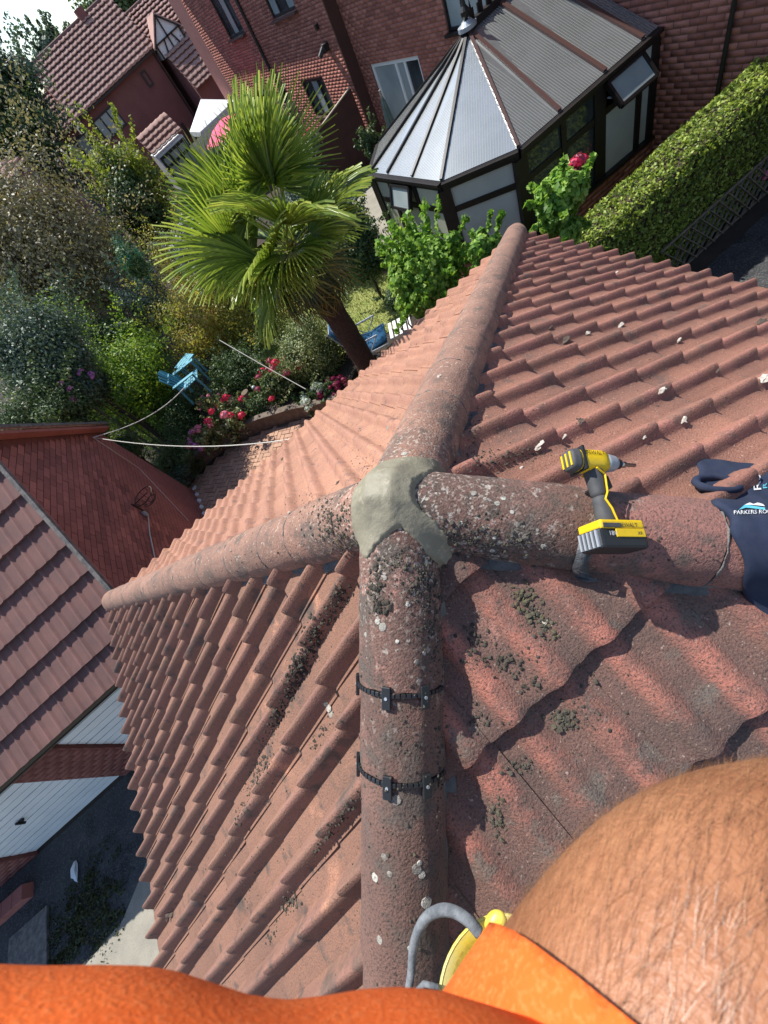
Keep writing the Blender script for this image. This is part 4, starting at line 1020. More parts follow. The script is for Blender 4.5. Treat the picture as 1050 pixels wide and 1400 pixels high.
parasol((520, 127), 14.1 if False else 12.9, .30, M_GRCAN, 'closed sage green parasol standing beside the white patio door', open_=False)
gz_ = ony(281, 146, 33); go = thing('gazebo', 'garden gazebo with white canvas top between the shed and the catslide roof', 'gazebo', (gz_[0], 33, G))
zc_ = gz_[2]; hw = 1.35
P4 = [np.array([gz_[0] + i * hw, 33 + j * hw, zc_ - .45]) for i, j in ((-1, -1), (1, -1), (1, 1), (-1, 1))]; tp = np.array([gz_[0], 33, zc_ + .35])
mb = MB(); n = 0; mb.V += P4 + [tp] + [p - (0, 0, .25) for p in P4]; mb.F += [(0, 1, 4), (1, 2, 4), (2, 3, 4), (3, 0, 4), (0, 5, 6, 1), (1, 6, 7, 2), (2, 7, 8, 3), (3, 8, 5, 0)]; mb.T += [.5] * 8; mb.build('canopy', M_TARP, go)
for p in P4: MB().tube([(p[0], p[1], G), p - (0, 0, .05)], .04, 6).build('leg', M_UPVC, go)
h5 = thing('house', 'brown tiled house roof rising behind the olive brown tree', 'house', (-3, 27, G))
xr = -2.45; zr5 = onx(30, 205, xr)[2]; pr_ = onx(0, 203, xr); pq = onx(66, 204, xr)
tiled_slope('roof', (xr, pq[1], zr5), (0, -1, 0), nrm([1, 0, -.6]), pq[1] - 19, .7, M_HTILE2, h5)
tiled_slope('roof', (xr, 19, zr5), (0, 1, 0), nrm([-1, 0, -.6]), pq[1] - 19, 1.3, M_HTILE2, h5)
MB().tube([(xr, 19, zr5 + .04), (xr, pq[1], zr5 + .04)], .13, 8).build('ridge_tile', M_LTILE, h5)
MB().prism([(xr - 1.1, 19.4, G), (xr + .5, 19.4, G), (xr + .5, 19.4, zr5 - .42), (xr, 19.4, zr5 - .12), (xr - 1.1, 19.4, zr5 - .80)], (0, pq[1] - 19.6, 0)).build('wall', M_HBRICK, h5)

# ================================================================ PLANTS
def leaves(C, n, R, size, clumps, asp=.55, shell=.5, up=.3, box=False, cl_r=.28):
    """leaf quads spread through an ellipsoid in clumps; C centre, R radii"""
    C = np.asarray(C, float); R = np.asarray(R, float)
    if box: cc = rng.uniform(-1, 1, (clumps, 3))
    else:
        cc = rng.normal(size=(clumps, 3)); cc /= np.linalg.norm(cc, axis=1)[:, None]; ph_ = rng.uniform(0, 6.28, 6); cc *= (rng.uniform(shell ** 3, 1, (clumps, 1)) ** (1 / 3)) * (.86 + .13 * np.sin(cc[:, :1] * 4 + ph_[0]) + .11 * np.sin(cc[:, 1:2] * 5 + ph_[1]) + .10 * np.sin(cc[:, 2:3] * 5 + ph_[2])) * rng.uniform(.8, 1.12, (clumps, 1))
    ci = rng.integers(0, clumps, n); ct = rng.random(clumps)
    csz = rng.uniform(.6, 1.3, clumps)
    off = rng.normal(size=(n, 3)) * .5; ln = np.linalg.norm(off, axis=1)[:, None]; off = off / np.maximum(ln, 1e-6) * np.minimum(ln, 1.) 
    P = cc[ci] * (1 - cl_r * .8) + off * cl_r * csz[ci][:, None]
    nrmv = off + cc[ci] * .6 + rng.normal(size=(n, 3)) * .55 + np.array([0, 0, up]); nrmv /= np.linalg.norm(nrmv, axis=1)[:, None]
    t1 = np.cross(nrmv, rng.normal(size=(n, 3))); t1 /= np.maximum(np.linalg.norm(t1, axis=1)[:, None], 1e-6); t2 = np.cross(nrmv, t1)
    s = size * rng.uniform(.6, 1.35, (n, 1)); P = C + P * R
    k_ = int(n * .09); sc_ = rng.integers(0, max(8, clumps // 3), k_); sd_ = rng.normal(size=(max(8, clumps // 3), 3)) + (0, 0, .5); sd_ /= np.linalg.norm(sd_, axis=1)[:, None]   # loose outer sprays
    P[:k_] = C + (sd_[sc_] * rng.uniform(.78, 1.30, (k_, 1)) + rng.normal(size=(k_, 3)) * .035) * R
    V = np.stack([P - t1 * s, P - t2 * s * asp + nrmv * s * .12, P + t1 * s, P + t2 * s * asp + nrmv * s * .12], 1).reshape(-1, 3)
    F = np.arange(4 * n).reshape(n, 4); T = np.clip(ct[ci] * .5 + rng.random(n) * .6 - .05, 0, 1)
    return V, F, T
def stem(mb, a, b, r0, r1, wob, seed, seg=7, n=6):
    pts = []; rs = []
    for i in range(n + 1):
        t = i / n; p = lerp(a, b, t); k = math.sin(math.pi * t) * wob
        pts.append(p + np.array([noise.noise(Vector((seed, t * 3, 0))) * k, noise.noise(Vector((seed, t * 3, 9))) * k, 0])); rs.append(r0 * (1 - t) + r1 * t)
    mb.tube(pts, rs, seg)
def plant(name, label, cat, c, R, n, size, m, trunk_r=.07, clumps=60, asp=.55, group=None, base=None, extra=None, shell=.5, cl_r=.28, branches=6):
    c = np.asarray(c, float); base = (c[0], c[1], G) if base is None else base; R = tuple(q * 1.15 for q in R)
    o = thing(name, label, cat, base, group)
    V, F, T = leaves(c, int(n * 1.7), R, size * .74, clumps, asp, shell, cl_r=cl_r * .95); fast('crown', V, F, M_L[m], o, tint=T)
    mb = MB(); fork = lerp(base, c, .55 if c[2] - R[2] < base[2] + .4 else .7); stem(mb, base, fork, trunk_r, trunk_r * .75, .15, hash(label) % 97, 8)
    for k in range(branches):
        a = 2 * math.pi * k / branches + random.random(); e = c + np.array([math.cos(a) * R[0] * .6, math.sin(a) * R[1] * .6, R[2] * random.uniform(-.1, .6)]); stem(mb, fork, e, trunk_r * .55, trunk_r * .15, .2, k * 3.3, 6)
    mb.build('trunk', M_TRUNK, o, smooth=True)
    return o
def pr(px, py, d, rpx):
    """centre at a pixel and horizontal distance, radius from a pixel radius"""
    c = atd(px, py, d); q = proj(c); return c, rpx * q[2] / F_PX
c, r = pr(62, 340, 17.5, 118); plant('tree', 'large round olive brown leaved tree at the left edge', 'tree', c, (r * 1.05, r * 1.0, r * 1.05), 34000, .062, 'brown', .16, 220, shell=.35)
c, r = pr(168, 235, 21, 40); plant('tree', 'yellow green leaved tree in front of the brick house window', 'tree', c - (0, 0, .5), (r * 1.15, r, r * 1.5), 9000, .085, 'yellowgreen', .09, 70, shell=.3, cl_r=.34)
c, r = pr(180, 275, 20, 34); plant('tree', 'dark green tree just below the yellow green tree', 'tree', c - (0, 0, .3), (r * 1.2, r, r * 1.5), 6000, .08, 'dark', .09, 60, shell=.3)
c, r = pr(176, 535, 12.8, 88); plant('shrub', 'round bright green shrub beside the brick gable', 'shrub', c, (r * .92, r * .9, r * 1.0), 28000, .046, 'bright', .06, 150, shell=.45)
c, r = pr(302, 425, 13.0, 92); plant('tree', 'small tree with yellow and rust tinted leaves left of the palm', 'tree', c, (r * 1.0, r * .9, r * .85), 24000, .044, 'olive', .06, 130, shell=.3)
c, r = pr(250, 352, 16.5, 50); plant('tree', 'upright yellow green shrub with reddish tips behind the palm', 'shrub', c, (r, r * .8, r * .9), 7000, .04, 'olive', .05, 60, shell=.2)
c, r = pr(192, 412, 15.0, 42); plant('shrub', 'silver grey leaved shrub left of the small yellow leaved tree', 'shrub', c - (0, 0, .2), (r, r, r * 1.3), 8000, .045, 'grey', .05, 50, shell=.3)
c, r = pr(35, 470, 11.5, 72); plant('shrub', 'dark blue green shrub below the olive brown tree', 'shrub', c - (0, 0, .3), (r * 1.3, r, r * 1.1), 14000, .045, 'bluegreen', .06, 100)
c, r = pr(20, 555, 10.6, 62); plant('shrub', 'low dark green shrub behind the garage ridge at the left edge', 'shrub', c - (0, 0, .6), (r * 1.5, r, r * 1.2), 12000, .04, 'dark', .06, 90)
c, r = pr(88, 500, 11.8, 34); plant('shrub', 'small pale green shrub behind the mauve flowers', 'shrub', c - (0, 0, .4), (r * 1.2, r, r * 1.4), 5000, .045, 'bluegreen', .04, 40)
c, r = pr(425, 470, 8.9, 46); plant('shrub', 'variegated cream and green shrub at the foot of the palm', 'shrub', c - (0, 0, .1), (r * 1.5, r * 1.1, r * 1.0), 12000, .034, 'varieg', .04, 80)
c, r = pr(240, 560, 11.5, 40); plant('shrub', 'dark green shrub between the round shrub and the red flowers', 'shrub', c - (0, 0, .5), (r * 1.2, r, r * 1.3), 8000, .035, 'dark', .04, 60)
c, r = pr(120, 430, 14.5, 40); plant('shrub', 'dark shrub in the shade right of the olive brown tree', 'shrub', c - (0, 0, .8), (r * 1.4, r, r * 1.5), 6000, .05, 'dark', .05, 60)
c, r = pr(255, 320, 12.5, 34); plant('shrub', 'grey violet leaved shrub behind the palm crown', 'shrub', c - (0, 0, .4), (r * 1.4, r, r * 1.2), 4500, .045, 'grey', .04, 50)
for px, py, d, rp, lb in ((335, 505, 10.6, 34, 'dark shrub under the small yellow leaved tree'), (352, 552, 9.5, 24, 'dark leafy plant between the two pink flowering shrubs'), (305, 500, 11.2, 26, 'dark shrub right of the turquoise chair'), (60, 575, 10.4, 34, 'dark ivy like shrub just beyond the garage ridge')):
    c, r = pr(px, py, d, rp); plant('shrub', lb, 'shrub', c - (0, 0, .15), (r * 1.2, r, r * 1.1), 6000, .036, 'dark', .03, 60)
c, r = pr(588, 378, 6.7, 50); plant('vine', 'fresh green climbing vine on the left below the conservatory', 'climbing plant', c, (r * 1.15, r * .9, r * 1.15), 12000, .055, 'vine', .03, 110, asp=.8, shell=.3)
c, r = pr(662, 335, 6.2, 24); plant('vine', 'narrow sprays of green vine beside the end of the tiled hip', 'climbing plant', c - (0, 0, .15), (r * 1.3, r, r * 1.5), 2200, .052, 'vine', .02, 26, asp=.8, shell=.2)
c, r = pr(765, 285, 5.9, 37); plant('vine', 'leafy green vine in front of the conservatory side windows', 'climbing plant', c, (r * 1.05, r * .9, r * 1.1), 6000, .055, 'vine', .03, 50, asp=.8, shell=.3)
c, r = pr(540, 395, 7.6, 24); plant('shrub', 'small dark shrub at the right edge of the lawn', 'shrub', c - (0, 0, .2), (r, r, r * 1.1), 2600, .045, 'dark', .02, 30)
c, r = pr(470, 300, 10.5, 44); plant('shrub', 'dark leafy shrub behind the palm crown by the gravel path', 'shrub', c - (0, 0, .6), (r * 1.1, r, r * 1.3), 8000, .05, 'dark', .04, 70)
c, r = pr(395, 250, 13, 50); plant('shrub', 'dark shrub with a few orange flowers under the kitchen window', 'shrub', c - (0, 0, .9), (r * 1.2, r, r * 1.2), 7000, .055, 'bluegreen', .04, 70)
c, r = pr(500, 175, 13.4, 15); plant('shrub', 'dark green shrub behind the closed parasol', 'shrub', c - (0, 0, .5), (r * 1.2, r, r * 2.2), 2600, .05, 'dark', .03, 30)
c, r = pr(158, 605, 10.4, 20); plant('shrub', 'dark foliage climbing the far corner of the brick gable', 'shrub', c - (0, 0, .3), (r * 1.6, r * 1.3, r * 1.6), 5000, .035, 'dark', .03, 40)
c, r = pr(235, 625, 10, 26); plant('shrub', 'dark leafy plant by the foot of the brick gable', 'shrub', c - (0, 0, .2), (r * 1.5, r, r * 1.5), 5000, .035, 'dark', .03, 40)
for i, (px, py, d, rp, mm, lb) in enumerate([(18, 140, 36, 52, 'bluegreen', 'tall blue green tree left of the brick house roof'), (88, 92, 56, 28, 'bluegreen', 'pale topped tree just behind the left end of the house ridge'),
        (-10, 190, 34, 62, 'dark', 'dark tree at the left edge below the tall blue green tree'), (52, 232, 33, 26, 'dark', 'dark tree in shade beneath the lower tiled wing'), (165, 8, 62, 42, 'dark', 'dark conifer top behind the house roof at the top edge')]):
    c, r = pr(px, py, d, rp); plant('tree', lb, 'tree', c, (r * 1.1, r, r * 1.15), 15000, .0036 * d, mm, .2, 150, shell=.3, group=None, branches=5)
tag(fast('far_woodland', *(lambda V, F, T: (V, F))(*leaves((-22, 62, -1.5), 16000, (30, 6, 5.2), .34, 260, shell=.2)[:3]), M_L['bluegreen'], tint=rng.random(16000)), 'mass of distant dark trees behind the left houses', 'woodland', kind='stuff')
nc, nr_ = pr(175, 352, 13, 26); nt_ = thing('netted_shrub', 'small rounded shrub wrapped in bright teal green netting', 'shrub', (nc[0], nc[1], G))
V, F, T = leaves(nc - (0, 0, .15), 5200, (nr_, nr_, nr_ * 1.25), .022, 60, asp=.12, shell=.8); fast('netting', V, F, M_L['net'], nt_, tint=T)
V, F, T = leaves(nc - (0, 0, .15), 2500, (nr_ * .8, nr_ * .8, nr_), .04, 30); fast('crown', V, F, M_L['dark'], nt_, tint=T)
mb = MB(); stem(mb, (nc[0], nc[1], G), nc, .03, .01, .05, 1); mb.build('stem', M_TRUNK, nt_)

# palm
pc, _ = pr(392, 330, 5.85, 10); pc = np.array(pc)
palm = thing('palm_tree', 'fan palm with big bright green leaves and a shaggy fibrous trunk', 'palm tree', (pc[0] + .05, pc[1] + .05, G))
pts = [(pc[0] + .05 * math.sin(t * 3), pc[1] + .05 * (1 - t), G + (pc[2] - .12 - G) * t) for t in np.linspace(0, 1, 26)]
MB().tube(pts, [.13 + .045 * min(1, t * 3) + .012 * math.sin(i * 2.4) for i, t in enumerate(np.linspace(0, 1, 26))], 14).build('trunk', M_PALMT, palm, smooth=True)
V = []; F = []; T = []
for i in range(2600):      # shaggy fibre and old leaf bases
    t = random.random() ** .8; a = random.uniform(0, 6.28); p = np.array(pts[int(t * 25)]); rr = .165; d = np.array([math.cos(a), math.sin(a), 0]); s_ = np.array([-d[1], d[0], 0]) * .006
    p0 = p + d * (rr - .02) + (0, 0, random.uniform(-.06, .06)); p1 = p0 + d * random.uniform(.02, .07) + (0, 0, random.choice([-1, 1, -1]) * random.uniform(.03, .10)); n = len(V); V += [p0 - s_, p0 + s_, p1]; F.append((n, n + 1, n + 2)); T.append(random.random())
fast('trunk_fibre', np.array(V), np.array(F), M_PALMT, palm, tint=T)
def fan_mesh(nseg, L, spread, droop, seed, m):
    rg = random.Random(seed); V = []; F = []; T = []
    for i in range(nseg):
        a = math.radians(-spread + 2 * spread * i / (nseg - 1)); ln = L * (.80 + .20 * math.cos(a * .8)) * rg.uniform(.93, 1.05); d = np.array([math.cos(a), math.sin(a), 0]); s_ = np.array([-d[1], d[0], 0])
        w0 = L * 2 * math.radians(spread) / nseg * .27; n = len(V); t_ = rg.random(); dr = droop * rg.uniform(.7, 1.4); tw = rg.uniform(-.2, .2)
        for k, (f, wk) in enumerate(((.06, .25), (.36, .88), (.60, .72), (.82, .36), (1., .02))):
            z = .10 * math.sin(f * 2.2) * L - dr * f ** 3 * L + (.02 if i % 2 else 0) * f; c = d * ln * f + np.array([0, 0, z + abs(math.sin(a)) * .06 * L * f])
            V += [c - s_ * w0 * wk + (0, 0, -.008 + tw * w0), c + (0, 0, .010), c + s_ * w0 * wk + (0, 0, -.008 - tw * w0)]
        for k in range(4):
            b_ = n + k * 3; F += [(b_, b_ + 1, b_ + 4, b_ + 3), (b_ + 1, b_ + 2, b_ + 5, b_ + 4)]; T += [min(1, t_ * .75 + .25 * (k == 3))] * 2
    n = len(V); pl = .62                # petiole
    for k in range(7):
        x = .06 * L - pl * (k / 6); z = -.10 * (k / 6) ** 1.5
        V += [(x, -.011, z), (x, .011, z), (x, 0, z - .016)]
    for k in range(6):
        b_ = n + 3 * k; F += [(b_, b_ + 1, b_ + 4, b_ + 3), (b_ + 1, b_ + 2, b_ + 5, b_ + 4), (b_ + 2, b_, b_ + 3, b_ + 5)]; T += [.75] * 3
    o = fast('frond', np.array(V, float), np.array(F), m, None, tint=T); me = o.data; bpy.data.objects.remove(o); return me
fans = [fan_mesh(46, .82, 98, .10, s, M_L['palm']) for s in (1, 2, 3)]; fans_o = [fan_mesh(32, .70, 105, .55, s, M_L['palmold']) for s in (4, 5)]
def frond(az, el, me, twist=0., reach=.56, sc=1.):
    """leaf blade starts at reach along (az, el) from the crown heart"""
    d = Vector((math.cos(az) * math.cos(el), math.sin(az) * math.cos(el), math.sin(el))); up = Vector((0, 0, 1)); y = up.cross(d)
    if y.length < .1: y = Vector((0, 1, 0))
    y.normalize(); z = d.cross(y); M_ = Matrix(((d.x, y.x, z.x, 0), (d.y, y.y, z.y, 0), (d.z, y.z, z.z, 0), (0, 0, 0, 1)))
    P = Vector(pc) + d * reach
    o = bpy.data.objects.new('frond', me); COL.objects.link(o); o.parent = palm; o.matrix_parent_inverse = Matrix.Translation(-palm.location)
    o.matrix_basis = Matrix.Translation(P) @ M_ @ Matrix.Rotation(twist, 4, 'X') @ Matrix.Scale(sc, 4)
rg = random.Random(5)
for i in range(15): frond(i * 2.399 + .4, math.radians(rg.uniform(14, 74)), fans[i % 3], rg.uniform(-1.2, 1.2), rg.uniform(.5, .72), rg.uniform(.88, 1.12))
for i in range(11): frond(i * 2.399 + 1.7, math.radians(rg.uniform(-32, 8)), fans[i % 3], rg.uniform(-.6, .6), .52, rg.uniform(.82, .98))
for i in range(12): frond(i * 2.399 + .9, math.radians(rg.uniform(-74, -38)), fans_o[i % 2], rg.uniform(-.5, .5), .42, rg.uniform(.75, .95))

# hedge, trellis
hd = thing('hedge', 'long clipped green hedge running up to the brick house wall', 'hedge', (6.2, 3.75, G))
hx0, hx1, hy0, hy1, hzt = 4.55, 8.58, 3.42, 4.15, -3.02
n = 30000; fcs = rng.random(n); u_ = rng.random(n); v_ = rng.random(n); P = np.zeros((n, 3)); N_ = np.zeros((n, 3))
for i in range(n):
    # cross section: rounded box; parameter around the outline
    s_ = v_[i]; x = hx0 + (hx1 - hx0) * u_[i]; tz = hzt + .05 * noise.noise(Vector((x * 1.7, 0, 0)))
    hh = tz - G; w_ = hy1 - hy0; per = 2 * hh + w_; q = s_ * per
    if q < hh: y, z, nn = hy0, G + q, (0, -1, .1)
    elif q < hh + w_: y, z, nn = hy0 + q - hh, tz, (0, 0, 1)
    else: y, z, nn = hy1, tz - (q - hh - w_), (0, 1, .1)
    if fcs[i] < .06: x = hx0; y = hy0 + w_ * v_[i]; z = G + hh * rng.random(); nn = (-1, 0, .1)
    e_ = .12; dy = min(y - hy0, hy1 - y); dz = tz - z
    if dz < e_ and dy < e_: f = (e_ - dz) * (e_ - dy) / e_; z -= f * .5; y += f * .5 * (1 if y - hy0 < hy1 - y else -1)
    b = .035 * noise.noise(Vector((x * 5, y * 5, z * 5))); P[i] = (x, y, z) + np.array(nn) * (b + rng.normal() * .018); N_[i] = nn
nv = N_ * .8 + rng.normal(size=(n, 3)) * .7; nv /= np.linalg.norm(nv, axis=1)[:, None]; t1 = np.cross(nv, rng.normal(size=(n, 3))); t1 /= np.linalg.norm(t1, axis=1)[:, None]; t2 = np.cross(nv, t1); s = .026 * rng.uniform(.6, 1.4, (n, 1))
V = np.stack([P - t1 * s, P - t2 * s * .6, P + t1 * s, P + t2 * s * .6], 1).reshape(-1, 3)
fast('foliage', V, np.arange(4 * n).reshape(n, 4), M_L['hedge'], hd, tint=rng.random(n))
MB().box(((hx0 + hx1) / 2, (hy0 + hy1) / 2, (G + hzt) / 2 - .04), ((hx1 - hx0) / 2 - .06, (hy1 - hy0) / 2 - .06, (hzt - G) / 2 - .03)).build('inner_branches', M_TRUNK, hd)
tr = thing('trellis', 'pale diamond lattice trellis leaning along the foot of the hedge', 'trellis', (7.0, 3.3, G))
for i in range(12):
    x = 6.3 + i * .20
    for sg in (1, -1):
        x0_, x1_ = x - sg * .28, x + sg * .28; MB().bar((x0_, 3.28 + .012 * sg, G + .02), (x1_, 3.36 + .012 * sg, G + .62), .012, .034, up=(0, 1, 0)).build('slat', M_TREL, tr)
MB().bar((6.0, 3.3, G + .02), (8.6, 3.3, G + .02), .02, .04).bar((6.0, 3.38, G + .63), (8.6, 3.38, G + .63), .02, .04).build('rail', M_TREL, tr)
for k, (px, py) in enumerate(((1046, 238), (1044, 268))):
    c = ony(px, py, 3.36); mb = MB(); [blob(mb, c + rng.normal(size=3) * .025, .045, k + j, 1, t=random.random()) for j in range(7)]; tag(mb.build('flower_cluster', M_L['pinkpale'], None), ('pink flower cluster on the hedge at the right edge, upper one', 'pink flower cluster on the hedge at the right edge, lower one')[k], 'flower', 'pink flowers on the hedge')

# flowering plants of the raised bed
def hydrangea(label, px, py, d, rpx, heads, mpet, leafn=2500, leafm_='dark', hr=.09, name='flowering_shrub', lsz=.04, low=.1):
    c, r = pr(px, py, d, rpx); o = thing(name, label, 'flowering shrub', (c[0], c[1], G))
    V, F, T = leaves(c - (0, 0, low), leafn, (r * 1.1, r * .9, r * 1.0), lsz, 36, asp=.6); fast('foliage', V, F, M_L[leafm_], o, tint=T)
    for k in range(heads):
        a = random.uniform(0, 6.28); el = random.uniform(.15, 1.35); dv = np.array([math.cos(a) * math.cos(el), math.sin(a) * math.cos(el) - .25, math.sin(el)]); hc = c - (0, 0, low) + dv * np.array([r * 1.1, r * .9, r * 1.0])
        rr = hr * random.uniform(.7, 1.25); n = 55; q = rng.normal(size=(n, 3)); q /= np.linalg.norm(q, axis=1)[:, None]; q[:, 2] = np.abs(q[:, 2]) * .9 - .15
        P = hc + q * rr * rng.uniform(.8, 1.1, (n, 1)); t1 = np.cross(q, rng.normal(size=(n, 3))); t1 /= np.linalg.norm(t1, axis=1)[:, None]; t2 = np.cross(q, t1); s = rr * .33
        V = np.stack([P - t1 * s, P - t2 * s * .8, P + t1 * s, P + t2 * s * .8], 1).reshape(-1, 3)
        mm = mpet[k % len(mpet)] if isinstance(mpet, list) else mpet
        fast('flower_head', V, np.arange(4 * n).reshape(n, 4), M_L[mm], o, tint=rng.random(n))
    mb = MB(); stem(mb, (c[0], c[1], G), c - (0, 0, low + r * .3), .02, .012, .05, rpx); mb.build('stem', M_TRUNK, o)
    return o
hydrangea('flowering shrub with vivid red pink blooms in the middle of the bed', 312, 568, 9.5, 30, 12, ['pinkred', 'pinkpale', 'pinkred'], 2600, 'varieg')
hydrangea('lower flowering shrub with soft pink purple blooms nearest the brick gable', 280, 598, 9.7, 24, 14, ['pinkpale', 'mauve', 'pinkpale'], 1800, 'varieg', .08)
hydrangea('shrub with dull pink blooms in the shade under the palm', 385, 518, 9.0, 36, 18, ['dullpink', 'pinkred', 'dullpink'], 4500, 'dark', .085)
hydrangea('low hydrangea with white blooms at the edge of the tiled roof', 433, 545, 8.0, 20, 16, 'white', 1300, 'dark', .075, low=.02)
hydrangea('low hydrangea with crimson blooms beside the white one', 455, 533, 7.8, 19, 15, ['crimson', 'dullpink', 'crimson'], 1200, 'dark', .075, low=.02)
hydrangea('shrub with coral pink blooms behind the turquoise chair', 285, 548, 10.0, 16, 6, 'pinkpale', 1200, 'varieg', .05)
hydrangea('mauve flowering shrub left of the round bright green shrub', 106, 530, 10.6, 27, 13, 'mauve', 2200, 'bluegreen', .055)
hydrangea('shrub with a few small orange red flowers under the kitchen window', 425, 185, 14.2, 12, 5, 'pinkred', 1200, 'varieg', .05)
hydrangea('dark red flowered plant inside the conservatory corner by the vine', 786, 222, 6.5, 13, 7, ['dullpink', 'pinkred'], 500, 'dark', .07)
c, r = pr(345, 590, 9.5, 26); plant('shrub', 'low silvery green planting along the curved bed wall', 'shrub', c - (0, 0, .1), (r * 1.6, r * .7, r * .8), 5000, .03, 'grey', .02, 60)
c, r = pr(240, 650, 9.9, 22); plant('shrub', 'dark low foliage at the left end of the bed wall', 'shrub', c - (0, 0, .1), (r * 1.5, r, r * 1.1), 4000, .03, 'bluegreen', .02, 40)

# garden furniture
def yaw(a): return np.array([[math.cos(a), math.sin(a), 0], [-math.sin(a), math.cos(a), 0], [0, 0, 1.]])
def chair(px, py, d, ang, label):
    c = atd(px, py, d); zb = c[2] - .35; o = thing('garden_chair', label, 'chair', (c[0], c[1], zb)); ax = yaw(ang); B = np.array([c[0], c[1], zb])
    def W(x, y, z): return B + (ax[0] * x + ax[1] * y + ax[2] * z) * .92
    for k in range(6): MB().box(W(-.22 + k * .088, 0, .40 - .012 * k * -1), (.030, .21, .010), ax).build('seat_slat', M_TURQ, o)
    for k in range(5): MB().bar(W(-.26, -.22 + k * .11, .40), W(-.50, -.22 + k * .11, 1.0 - .03 * abs(k - 2)), .07, .012, up=ax[0]).build('back_slat', M_TURQ, o)
    for sy in (-1, 1):
        MB().bar(W(-.38, sy * .32, .64), W(.30, sy * .32, .66), .10, .02).build('armrest', M_TURQ, o)
        MB().bar(W(.24, sy * .29, 0), W(.24, sy * .29, .65), .06, .04).build('leg', M_TURQ, o); MB().bar(W(-.36, sy * .29, 0), W(-.30, sy * .29, .62), .06, .04).build('leg', M_TURQ, o)
    MB().box(W(-.40, 0, .75), (.016, .20, .024), ax).build('back_rail', M_TURQ, o)
    return o
chair(263, 520, 10.3, math.radians(-15), 'turquoise slatted garden chair standing behind the red pink flowers')
tc = atd(252, 494, 10.9); tb_ = thing('garden_table', 'small turquoise table behind the slatted chair, part hidden by leaves', 'table', (tc[0], tc[1], tc[2] - .5))
ax = yaw(.4)
for k in range(4): MB().box(tc + ax[1] * (-.15 + k * .1), (.24, .042, .012), ax).build('top_slat', M_TURQ, tb_)
for i in (-1, 1):
    for j in (-1, 1): MB().bar(tc + ax[0] * .18 * i + ax[1] * .14 * j - (0, 0, .5), tc + ax[0] * .18 * i + ax[1] * .14 * j, .04, .04).build('leg', M_TURQ, tb_)
rc = onz(507, 468, G + .45); rl = thing('sun_recliner', 'metal garden recliner with a deep blue cushion on the lawn edge', 'recliner', (rc[0], rc[1], G)); ax = yaw(math.radians(-28))
def W(x, y, z): return np.array([rc[0], rc[1], G]) + (ax[0] * x + ax[1] * y + ax[2] * z) * 1.22
cu = MB(); P = []
for i, (x, z) in enumerate(((-.52, 1.02), (-.42, .80), (-.30, .52), (-.22, .40), (.05, .36), (.32, .40))):
    P.append([W(x, -.26, z), W(x + .01, -.1, z + .02), W(x + .01, .1, z + .02), W(x, .26, z)])
cu.grid(P); o = cu.build('cushion', M_BLUEC, rl, smooth=True); sm = o.modifiers.new('s', 'SOLIDIFY'); sm.thickness = .06
MB().bar(W(-.50, 0, 1.02), W(-.44, 0, .9), .5, .10, up=ax[0]).build('headrest', M_WHITE, rl)
for sy in (-1, 1):
    MB().tube([W(-.54, sy * .29, 1.04), W(-.25, sy * .29, .38), W(.34, sy * .29, .38)], .014, 6).build('side_rail', M_LGREY, rl)
    MB().tube([W(-.30, sy * .30, .62), W(.22, sy * .30, .64)], .02, 6).build('armrest', M_LGREY, rl)
    MB().tube([W(-.38, sy * .30, 0), W(.22, sy * .30, .64)], .012, 6).build('leg', M_LGREY, rl); MB().tube([W(.36, sy * .30, 0), W(-.28, sy * .30, .62)], .012, 6).build('leg', M_LGREY, rl)
for k in range(5): MB().box(W(.42 + k * .09, 0, .40), (.035, .28, .01), ax).build('footrest_slat', M_WHITE, rl)
bt_ = atd(78, 524, 11.4); bd = thing('bird_table', 'weathered grey pitched wooden bird table roof by the mauve flowers', 'bird table', (bt_[0], bt_[1], G))
MB().prism([bt_ + (-0.21, -0.14, -0.084), bt_ + (0.21, -0.14, -0.084), bt_ + (0.21, 0.0, 0.084), bt_ + (-0.21, 0.0, 0.084)], (0, -.01, .025)).prism([bt_ + (-0.21, 0.14, -0.084), bt_ + (0.21, 0.14, -0.084), bt_ + (0.21, 0.007, 0.084), bt_ + (-0.21, 0.007, 0.084)], (0, .01, .025)).build('roof', M_PALEW, bd)
MB().tube([(bt_[0], bt_[1], G), bt_ + (0, 0, .1)], .04, 8).build('post', M_FENCE, bd)
MB().box(bt_ - (0, 0, .38), (.13, .10, .012)).build('tray', M_FENCE, bd)
tag(MB().tube([atd(80, 428, 12.6), atd(117, 468, 12.0)], .022, 6).build('pale_pole', M_PALEW), 'pale pole leaning in the dark gap below the olive brown tree', 'pole')
# white edging stones and pots
for k in range(5):
    p = onz(268 + k * 3.0, 668 + k * 9, G); mb = MB(); blob(mb, p + (0, 0, .04), .075, k + 20, 1, (1, 1, .7), .25); tag(mb.build('edging_stone', M_WHITE, None, smooth=True), ('farthest', 'second', 'middle', 'fourth', 'nearest')[k] + ' white stone in the short row edging the brick paving', 'stone', 'white edging stones')
pt = atd(338, 540, 9.4); o = thing('flower_pot', 'terracotta pot lying among the plants below the dull pink blooms', 'pot', pt - (0, 0, .1)); MB().tube([pt - (0, 0, .1), pt + (0, 0, .08), pt + (0, 0, .1)], [.06, .09, .1], 14).build('pot_body', M_PJOINT, o)
wb = atd(347, 530, 9.4); mb = MB(); blob(mb, wb, .055, 3, 2, rough=.03); tag(mb.build('ornament_ball', M_LGREY, None, smooth=True), 'small pale round garden ornament beside the terracotta pot', 'ornament')
kb = thing('low_brick_kerb', 'dark red brick kerb at the left below the second white door', 'kerb', (-9.3, 2.7, G))
